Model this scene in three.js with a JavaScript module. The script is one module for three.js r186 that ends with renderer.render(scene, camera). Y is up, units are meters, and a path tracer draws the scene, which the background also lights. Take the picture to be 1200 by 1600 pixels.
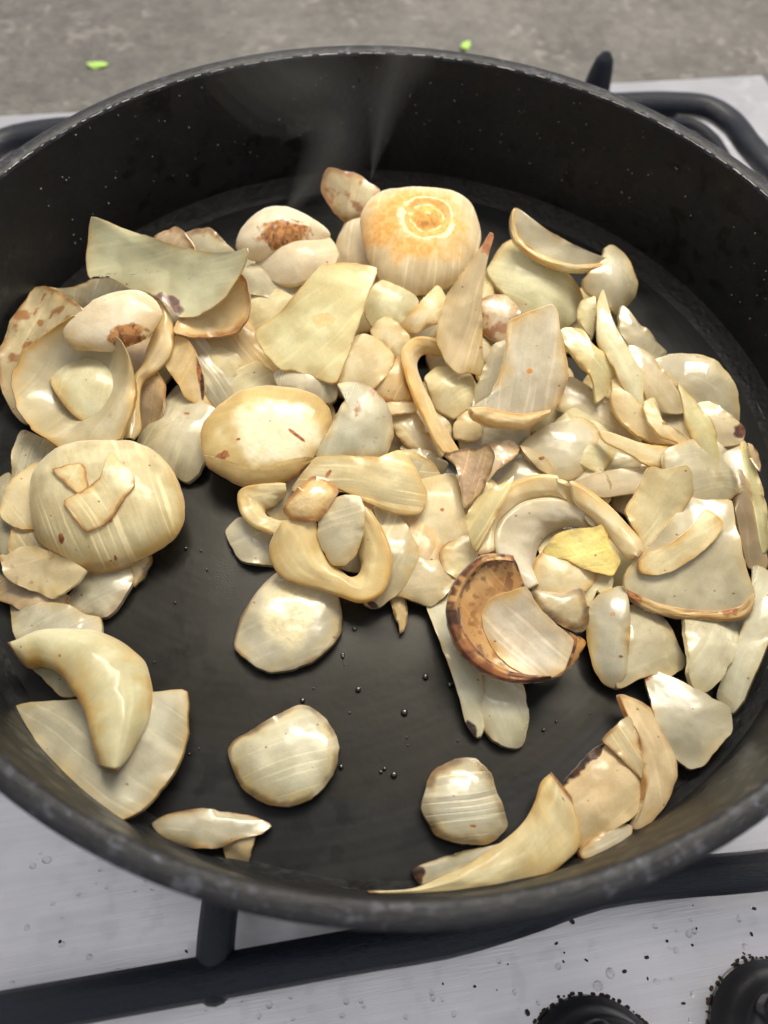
import * as THREE from 'three';
import { mergeGeometries, mergeVertices } from 'three/addons/utils/BufferGeometryUtils.js';
import { RoundedBoxGeometry } from 'three/addons/geometries/RoundedBoxGeometry.js';
import { RectAreaLightUniformsLib } from 'three/addons/lights/RectAreaLightUniformsLib.js';

// ------------------------------------------------------------------ camera, light, exposure
const scene = new THREE.Scene();
const renderer = new THREE.WebGLRenderer({ antialias: true });
renderer.toneMapping = THREE.LinearToneMapping;
renderer.toneMappingExposure = 2.25;
renderer.shadowMap.enabled = true;
const camera = new THREE.PerspectiveCamera(67, 0.75, 0.01, 20);
camera.up.set(-0.0856, 0.49505, -0.86464);
camera.position.set(0.0003, 0.2803, 0.1643);          // hand-held just above the front rim of the pan
camera.lookAt(0.0003, 0.2803 - 0.867821, 0.1643 - 0.496877);
camera.focus = 0.255; camera.userData.fStop = 8;
camera.updateMatrixWorld();

scene.background = new THREE.Color().setRGB(0.325, 0.323, 0.327);   // even light of the white kitchen all round
RectAreaLightUniformsLib.init();
const LAMP = [0.06, 0.85, -0.36];
{ // a frosted lamp panel under the wall cupboard behind the hob
  const lamp = new THREE.Group(); lamp.name = 'cupboard_lamp'; lamp.position.set(...LAMP);
  lamp.userData = { label: 'frosted lamp panel shining down on the pan from behind the hob', category: 'lamp' };
  const tray = new THREE.Mesh(new RoundedBoxGeometry(0.66, 0.03, 0.40, 3, 0.008), new THREE.MeshStandardMaterial({ color: 0x8c8c8c, metalness: 0.8, roughness: 0.4 }));
  tray.name = 'tray'; tray.position.y = 0.021;
  const glow = new THREE.Mesh(new RoundedBoxGeometry(0.60, 0.008, 0.34, 2, 0.003), new THREE.MeshStandardMaterial({ color: 0xffffff, emissive: new THREE.Color(1, 0.92, 0.8), emissiveIntensity: 4 }));
  glow.name = 'diffuser'; glow.position.y = 0.001;
  lamp.add(tray, glow); scene.add(lamp);
  const light = new THREE.RectAreaLight(new THREE.Color(1.0, 0.92, 0.745), 13, 0.60, 0.34);
  light.position.set(LAMP[0], LAMP[1] - 0.006, LAMP[2]); light.lookAt(0, 0, -0.05); light.castShadow = true; scene.add(light);
}

// ------------------------------------------------------------------ helpers
const FLOOR = 0.040, RIM = 0.100, YAW = 13.2 * Math.PI / 180;
let seed = 20240611;
const rnd = () => ((seed = (Math.imul(seed, 1664525) + 1013904223) >>> 0) / 4294967296);
const rr = (a, b) => a + (b - a) * rnd();
function h3(x, y, z) { let h = Math.imul(x, 374761393) ^ Math.imul(y, 668265263) ^ Math.imul(z, 1274126177); h = Math.imul(h ^ (h >>> 13), 1103515245); h ^= h >>> 16; return (h >>> 0) / 4294967296; }
function noise(x, y, z = 0) {
  const xi = Math.floor(x), yi = Math.floor(y), zi = Math.floor(z); let fx = x - xi, fy = y - yi, fz = z - zi;
  fx = fx * fx * (3 - 2 * fx); fy = fy * fy * (3 - 2 * fy); fz = fz * fz * (3 - 2 * fz);
  const l = (a, b, t) => a + (b - a) * t;
  const p = (k) => l(l(h3(xi, yi, zi + k), h3(xi + 1, yi, zi + k), fx), l(h3(xi, yi + 1, zi + k), h3(xi + 1, yi + 1, zi + k), fx), fy);
  return fz === 0 ? p(0) : l(p(0), p(1), fz);
}
function fbm(x, y, z = 0, o = 4) { let s = 0, a = 0.5, t = 0; for (let i = 0; i < o; i++) { s += a * noise(x, y, z); t += a; x = x * 2.03 + 11.3; y = y * 2.03 + 5.7; z *= 2.03; a *= 0.5; } return s / t; }
const clamp = (x, a = 0, b = 1) => Math.min(b, Math.max(a, x));
const sm = (a, b, x) => { const t = clamp((x - a) / (b - a)); return t * t * (3 - 2 * t); };
function tex(w, h, f, srgb = true) {            // f(x, y) -> [r, g, b] 0..1
  const d = new Uint8Array(w * h * 4);
  for (let j = 0; j < h; j++) for (let i = 0; i < w; i++) { const c = f(i / w, j / h), k = 4 * (j * w + i); d[k] = clamp(c[0]) * 255; d[k + 1] = clamp(c[1]) * 255; d[k + 2] = clamp(c[2]) * 255; d[k + 3] = 255; }
  return fin(new THREE.DataTexture(d, w, h), srgb);
}
function fin(t, srgb) { t.wrapS = t.wrapT = THREE.RepeatWrapping; t.magFilter = THREE.LinearFilter; t.minFilter = THREE.LinearMipmapLinearFilter; t.generateMipmaps = true; if (srgb) t.colorSpace = THREE.SRGBColorSpace; t.needsUpdate = true; return t; }
const used = {};
function numbered(n) { used[n] = (used[n] ?? -1) + 1; return used[n] ? n + '_' + String(used[n]).padStart(3, '0') : n; }
function tag(o, label, category, group, kind) { Object.assign(o.userData, { label, category }); if (group) o.userData.group = group; if (kind) o.userData.kind = kind; return o; }
function mesh(name, geo, mat, parent = scene) { const m = new THREE.Mesh(geo, mat); m.name = parent === scene ? numbered(name) : name; m.castShadow = m.receiveShadow = true; parent.add(m); return m; }
function tube(pts, r, seg = 60, rad = 14, flat = 1) {
  const c = new THREE.CatmullRomCurve3(pts.map((p) => new THREE.Vector3(...p)), false, 'centripetal');
  const g = new THREE.TubeGeometry(c, seg, r, rad, false);
  const caps = [0, 1].map((t) => { const s = new THREE.SphereGeometry(r, rad, 10); s.translate(...c.getPoint(t).toArray()); return s; });
  return mergeGeometries([g, ...caps]);
}
const hobAt = (x, y, z) => { const c = Math.cos(YAW), s = Math.sin(YAW); return [x * c + z * s, y, -x * s + z * c]; };   // hob axes -> world

// ------------------------------------------------------------------ worktop and hob
{
  const stone = tex(1024, 1024, (x, y) => {
    const u = x * 300, v = y * 300;   // the sheet repeats every 0.6 m
    const w = (f) => { const s = f; return s; };
    const a = fbm(u / 22, v / 22, 1, 4), b = fbm(u / 3.2, v / 3.2, 7, 3), c = noise(u / 1.1, v / 1.1, 3), fl = sm(0.72, 0.8, noise(u / 2.6 + 40, v / 2.6)) * sm(0.5, 0.7, noise(u / 9, v / 9, 5));
    const k = 0.325 + 0.09 * (a - 0.5) + 0.10 * (b - 0.5) + 0.05 * (c - 0.5) + 0.07 * fl;
    return [k * 1.02, k * 0.99, k * 0.965];
  });
  stone.repeat.set(1 / 0.6, 1 / 0.6);
  const stoneB = tex(512, 512, (x, y) => { const k = fbm(x * 150, y * 150, 2, 3); return [k, k, k]; }, false); stoneB.repeat.set(1 / 0.3, 1 / 0.3);
  const g = new THREE.PlaneGeometry(3, 3); g.rotateX(-Math.PI / 2);
  const uv = g.attributes.uv; for (let i = 0; i < uv.count; i++) uv.setXY(i, uv.getX(i) * 3, uv.getY(i) * 3);
  const top = mesh('worktop', g, new THREE.MeshStandardMaterial({ map: stone, roughness: 0.55, bumpMap: stoneB, bumpScale: 0.0004 }));
  top.position.y = -0.005; top.rotation.y = YAW; tag(top, 'dark taupe stone worktop behind the hob', 'worktop', null, 'structure');
}
const steelB = tex(1024, 1024, (x, y) => { const k = 0.5 * noise(x * 14, y * 900, 1) + 0.3 * noise(x * 30, y * 420, 4) + 0.2 * noise(x * 60, y * 60, 9); return [k, k, k]; }, false);
steelB.repeat.set(4, 4);
const steelR = tex(1024, 1024, (x, y) => { const k = 0.36 + 0.12 * (fbm(x * 24, y * 24, 2, 4) - 0.5) + 0.06 * sm(0.58, 0.7, fbm(x * 60, y * 60, 8, 3)) + 0.05 * (noise(x * 20, y * 700) - 0.5); return [k, k, k]; }, false);
steelR.repeat.set(2, 2);
const steelC = tex(512, 512, (x, y) => { const k = 0.79 + 0.06 * (fbm(x * 12, y * 12, 5, 4) - 0.5) + 0.03 * (noise(x * 10, y * 400) - 0.5); return [k * 0.98, k * 0.975, k * 1.0]; }); steelC.repeat.set(2, 2);
const hob = new THREE.Group(); hob.name = 'gas_hob'; hob.rotation.y = YAW; scene.add(hob);
tag(hob, 'stainless steel gas hob with brushed top under the black pan', 'hob');
{
  const g = new RoundedBoxGeometry(0.60, 0.005, 0.515, 4, 0.002); g.translate(-0.01, -0.0025, -0.0255);
  const p = g.attributes.position, n = g.attributes.normal, uv = g.attributes.uv;
  for (let i = 0; i < uv.count; i++) uv.setXY(i, p.getX(i) / 0.6 + 0.5, p.getZ(i) / 0.6 + 0.5);
  mesh('steel_top', g, new THREE.MeshPhysicalMaterial({ map: steelC, metalness: 0.92, roughness: 1, roughnessMap: steelR, bumpMap: steelB, bumpScale: 0.00003, anisotropy: 0.3 }), hob);
}
const enamelB = tex(512, 512, (x, y) => { const k = fbm(x * 90, y * 90, 3, 3); return [k, k, k]; }, false); enamelB.repeat.set(3, 3);
const enamel = new THREE.MeshPhysicalMaterial({ color: new THREE.Color().setRGB(0.009, 0.011, 0.019), roughness: 0.34, specularIntensity: 0.4, clearcoat: 0.08, clearcoatRoughness: 0.2, bumpMap: enamelB, bumpScale: 0.0002 });
{ // the pan support: a frame of rounded bars on feet, with fingers pointing in under the pan
  const grate = new THREE.Group(); grate.name = 'pan_support'; scene.add(grate);
  tag(grate, 'black enamelled pan support grate on the steel hob', 'grate');
  const y = 0.0285, r = 0.0058;
  const bar = (name, pts, rad = r) => mesh(name, tube(pts, rad), enamel, grate);
  bar('front_bar', [[-0.30, 0.026, 0.232], [-0.16, 0.027, 0.2015], [-0.0888, y, 0.1850], [-0.0389, y, 0.1735], [0.0036, y, 0.1635], [0.03, y, 0.1575], [0.052, y, 0.1500], [0.07, y, 0.1430], [0.09, y, 0.1385], [0.1224, y, 0.1335], [0.18, y, 0.122], [0.26, y, 0.104]]);
  bar('back_bar', [[0.105, y, -0.2475], [0.135, y, -0.2530], [0.158, y, -0.2525], [0.170, y, -0.241], [0.1770, y, -0.222], [0.186, y, -0.203], [0.20, y, -0.19], [0.24, y, -0.195]], 0.0062);
  bar('back_bar', [[0.105, y, -0.2475], [0.05, y, -0.238], [-0.05, y, -0.215], [-0.15, y, -0.192], [-0.186, y, -0.1835], [-0.206, y, -0.171], [-0.214, y, -0.14], [-0.20, y, -0.08]], 0.0062);
  bar('inner_bar', [[0.128, y - 0.004, -0.240], [0.150, y - 0.004, -0.243], [0.160, y - 0.004, -0.232], [0.166, y - 0.005, -0.215]], 0.003);
  bar('finger', [[-0.0352, y - 0.001, 0.1745], [-0.0365, y + 0.0005, 0.165], [-0.0372, y + 0.0015, 0.150], [-0.04, y + 0.0017, 0.10], [-0.042, y + 0.0017, 0.06]], 0.0054);
  bar('finger', [[0.066, y - 0.001, 0.1440], [0.058, y + 0.0015, 0.128], [0.045, y + 0.0017, 0.08]], 0.0054);
  bar('finger', [[0.10, y, -0.246], [0.085, y + 0.0017, -0.19], [0.06, y + 0.0017, -0.10]], 0.0054);
  bar('finger', [[-0.15, y, -0.192], [-0.12, y + 0.0017, -0.13], [-0.08, y + 0.0017, -0.06]], 0.0054);
  // upright pot stop: a blunt tapering horn
  const horn = new THREE.LatheGeometry([[0.0001, 0.030], [0.0022, 0.0292], [0.0046, 0.0255], [0.0062, 0.018], [0.0074, 0.008], [0.0085, -0.004], [0.0001, -0.005]].map((p) => new THREE.Vector2(...p)).reverse(), 20);
  const hm = mesh('pot_stop', horn, enamel, grate); hm.position.set(0.0945, y, -0.2475); hm.scale.set(1.0, 0.95, 0.8);
  for (const [x, z] of [[0.02, 0.1602], [-0.16, 0.2015], [0.16, 0.126], [0.14, -0.253], [-0.18, -0.185]]) { const f = mesh('foot', new THREE.CylinderGeometry(0.0045, 0.0055, y, 16), enamel, grate); f.position.set(x, y / 2, z); }
}
function knob(x, z, turn, label) {
  const k = new THREE.Group(); k.name = numbered('control_knob'); k.position.set(x, 0, z); k.rotation.y = turn; scene.add(k);
  tag(k, label, 'knob', 'burner control knobs on the hob');
  const black = new THREE.MeshPhysicalMaterial({ color: new THREE.Color().setRGB(0.012, 0.0125, 0.016), roughness: 0.38, clearcoat: 0.2, clearcoatRoughness: 0.3 });
  const prof = [[0.0001, 0.019], [0.012, 0.0188], [0.0155, 0.0178], [0.0175, 0.0155], [0.0186, 0.009], [0.0195, 0.004], [0.0215, 0.0022], [0.0218, 0.0004], [0.0001, 0.0003]].map((p) => new THREE.Vector2(...p)).reverse();
  mesh('dial', new THREE.LatheGeometry(prof, 48), black, k);
  const ridge = new RoundedBoxGeometry(0.0075, 0.010, 0.034, 4, 0.003); ridge.translate(0, 0.0215, 0); mesh('grip', ridge, black, k);
  const line = new RoundedBoxGeometry(0.0014, 0.0008, 0.0125, 2, 0.0003); line.translate(0, 0.0266, -0.0095); mesh('pointer_line', line, new THREE.MeshStandardMaterial({ color: 0xcfc6a8, roughness: 0.6 }), k);
  // ring of burnt-on grease round the skirt
  const bits = []; for (let i = 0; i < 140; i++) { const a = rr(0, 6.283), rad = 0.0219 + Math.abs(rr(-1, 1) * rr(0, 1)) * 0.0013, s = rr(0.00025, 0.0005); const g = new THREE.IcosahedronGeometry(s, 0); g.scale(rr(0.8, 1.6), 0.3, rr(1.2, 3.2)); g.rotateY(-a); g.translate(Math.cos(a) * rad, s * 0.3, Math.sin(a) * rad); bits.push(g); }
  const gr = mesh('burnt_grease', mergeGeometries(bits), new THREE.MeshStandardMaterial({ color: new THREE.Color().setRGB(0.035, 0.02, 0.012), roughness: 0.8 }), k); gr.userData.kind = 'stuff';
  return k;
}
knob(0.0775, 0.1915, 0.35, 'black hob control knob with a cream pointer line');
knob(0.1345, 0.1775, 0.9, 'black hob control knob at the outer corner, its grip turned aside');

// ------------------------------------------------------------------ the pan
const pan = new THREE.Group(); pan.name = 'frying_pan'; pan.position.set(0, FLOOR, 0); scene.add(pan);
tag(pan, 'wide black seasoned iron frying pan full of frying onions', 'pan');
const ironColour = (x, y, z, k = 1) => {      // seasoned iron: near-black with rusty-brown and grey blotches
  const a = fbm(x / 14, y / 14, z / 14 + 3, 4), b = fbm(x / 2.4, y / 2.4, z / 2.4 + 9, 3), bl = sm(0.56, 0.66, fbm(x / 5 + 30, y / 5, z / 5, 4)) * sm(0.5, 0.62, fbm(x / 26, y / 26, z / 26 + 50, 2));
  let c = 0.118 + 0.04 * (a - 0.5) + 0.02 * (b - 0.5); c *= (1 - 0.35 * bl) * k;
  return [c, c * 1.01, c * 1.045];
};
const panWallC = tex(2048, 256, (x, y) => { const t = x * Math.PI * 2; return ironColour(155 * Math.cos(t), 155 * Math.sin(t), y * 75); });
const panWallR = tex(1024, 128, (x, y) => { const t = x * Math.PI * 2, X = 155 * Math.cos(t), Y = 155 * Math.sin(t); const k = 0.47 + 0.25 * (fbm(X / 9, Y / 9, y * 8 + 4, 4) - 0.5) - 0.14 * sm(0.55, 0.7, fbm(X / 4, Y / 4, y * 19 + 8, 3)); return [k, k, k]; }, false);
const panWallB = tex(2048, 256, (x, y) => { const t = x * Math.PI * 2, X = 155 * Math.cos(t), Y = 155 * Math.sin(t); const k = 0.6 * fbm(X / 1.6, Y / 1.6, y * 47, 3) + 0.4 * fbm(X / 7, Y / 7, y * 11, 3); return [k, k, k]; }, false);
const panFloorC = tex(1024, 1024, (x, y) => { const X = (x - 0.5) * 310, Y = (y - 0.5) * 310; const r = Math.hypot(X + 40, Y + 10); const ring = 0.03 * (noise(r / 1.3, 2) - 0.5) + 0.02 * (noise(r / 9, 7) - 0.5); const c = ironColour(X, Y, 400, 0.86); return c.map((v) => v + ring); });
const panFloorR = tex(1024, 1024, (x, y) => { const X = (x - 0.5) * 310, Y = (y - 0.5) * 310; const k = 0.42 + 0.22 * (fbm(X / 12, Y / 12, 4, 4) - 0.5) - 0.08 * sm(0.5, 0.6, noise((X + 0.02 * Y * Y / 8) / 16, Y / 80)); return [k, k, k]; }, false);
const panFloorB = tex(1024, 1024, (x, y) => { const X = (x - 0.5) * 310, Y = (y - 0.5) * 310; const k = 0.5 * fbm(X / 1.5, Y / 1.5, 5, 3) + 0.5 * fbm(X / 8, Y / 8, 2, 3); return [k, k, k]; }, false);
const wallMat = new THREE.MeshPhysicalMaterial({ map: panWallC, roughness: 1, roughnessMap: panWallR, bumpMap: panWallB, bumpScale: 0.00025, specularIntensity: 0.32 });
const floorMat = new THREE.MeshPhysicalMaterial({ map: panFloorC, roughness: 1, roughnessMap: panFloorR, bumpMap: panFloorB, bumpScale: 0.00006, specularIntensity: 0.32 });
function lathe(prof, seg = 220) {
  const g = new THREE.LatheGeometry(prof.map((p) => new THREE.Vector2(p[0], p[1])), seg);
  const uv = g.attributes.uv; const L = prof.length;
  let acc = [0]; for (let i = 1; i < L; i++) acc.push(acc[i - 1] + Math.hypot(prof[i][0] - prof[i - 1][0], prof[i][1] - prof[i - 1][1]));
  for (let i = 0; i < uv.count; i++) uv.setXY(i, Math.floor(i / L) / seg, acc[i % L] / 0.075);
  return g;
}
{
  // inside: flat floor, rounded heel, slightly flared wall
  const heel = []; for (let i = 0; i <= 8; i++) { const a = (i / 8) * 1.46; heel.push([0.1470 + 0.0040 * Math.sin(a), 0.0040 * (1 - Math.cos(a))]); }
  const fg = new THREE.CircleGeometry(0.1471, 160); fg.rotateX(-Math.PI / 2);
  { const uv = fg.attributes.uv, p = fg.attributes.position; for (let i = 0; i < uv.count; i++) uv.setXY(i, p.getX(i) / 0.31 + 0.5, p.getZ(i) / 0.31 + 0.5); }
  mesh('cooking_surface', fg, floorMat, pan);
  mesh('inner_wall', lathe([...heel, [0.1519, 0.03], [0.1534, 0.048], [0.15395, 0.0585]]), wallMat, pan);
  const out = [[0.0001, -0.004], [0.13, -0.004], [0.142, -0.003], [0.149, 0.002], [0.1535, 0.014], [0.1575, 0.040], [0.1594, 0.055], [0.1600, 0.0585]];
  mesh('outer_wall', lathe(out), new THREE.MeshPhysicalMaterial({ map: panWallC, roughness: 0.5, bumpMap: panWallB, bumpScale: 0.0008, specularIntensity: 0.5 }), pan);
  // rim: a flat ground lip with eased corners, chipped and scratched
  const rimC = tex(2048, 64, (x, y) => { const t = x * Math.PI * 2, X = 157 * Math.cos(t), Y = 157 * Math.sin(t); const a = fbm(X / 3, Y / 3, y * 4, 4), b = noise(X / 0.8, Y / 0.8, y * 8); const worn = sm(0.60, 0.72, a) * 0.15 + sm(0.84, 0.92, b) * 0.22; const c = 0.115 + 0.05 * (a - 0.5) + worn * 0.6; return [c, c * 1.03, c * 1.18]; });
  const rg = lathe([[0.15395, 0.0585], [0.1542, 0.0594], [0.1548, 0.0599], [0.1562, 0.0602], [0.1580, 0.0602], [0.1592, 0.0599], [0.1598, 0.0594], [0.1600, 0.0585]]);
  { const uv = rg.attributes.uv; for (let i = 0; i < uv.count; i++) uv.setY(i, uv.getY(i) * 8); }
  mesh('rim', rg, new THREE.MeshPhysicalMaterial({ map: rimC, roughness: 0.42, bumpMap: panWallB, bumpScale: 0.00025, specularIntensity: 0.4 }), pan);
  // the inner arris is worn to bare bright iron in broken dashes
  const dash = []; let a = 0.95;
  while (a < 5.33) { const len = rr(0.004, 0.05), skip = rr(0.001, 0.03); const s = Math.max(2, Math.round(len / 0.006)), w = rr(0.00010, 0.00028); const pts = []; for (let i = 0; i <= s; i++) { const q = a + (len * i) / s; pts.push(new THREE.Vector3(0.1543 * Math.sin(q), 0.05945 + rr(-0.0001, 0.0001), 0.1543 * Math.cos(q))); } dash.push(new THREE.TubeGeometry(new THREE.CatmullRomCurve3(pts), s * 2, w, 6)); a += len + skip; }
  const wd = mesh('worn_edge', mergeGeometries(dash), new THREE.MeshStandardMaterial({ color: 0x77777b, metalness: 0.7, roughness: 0.42 }), pan); wd.userData.kind = 'stuff';
}

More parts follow.
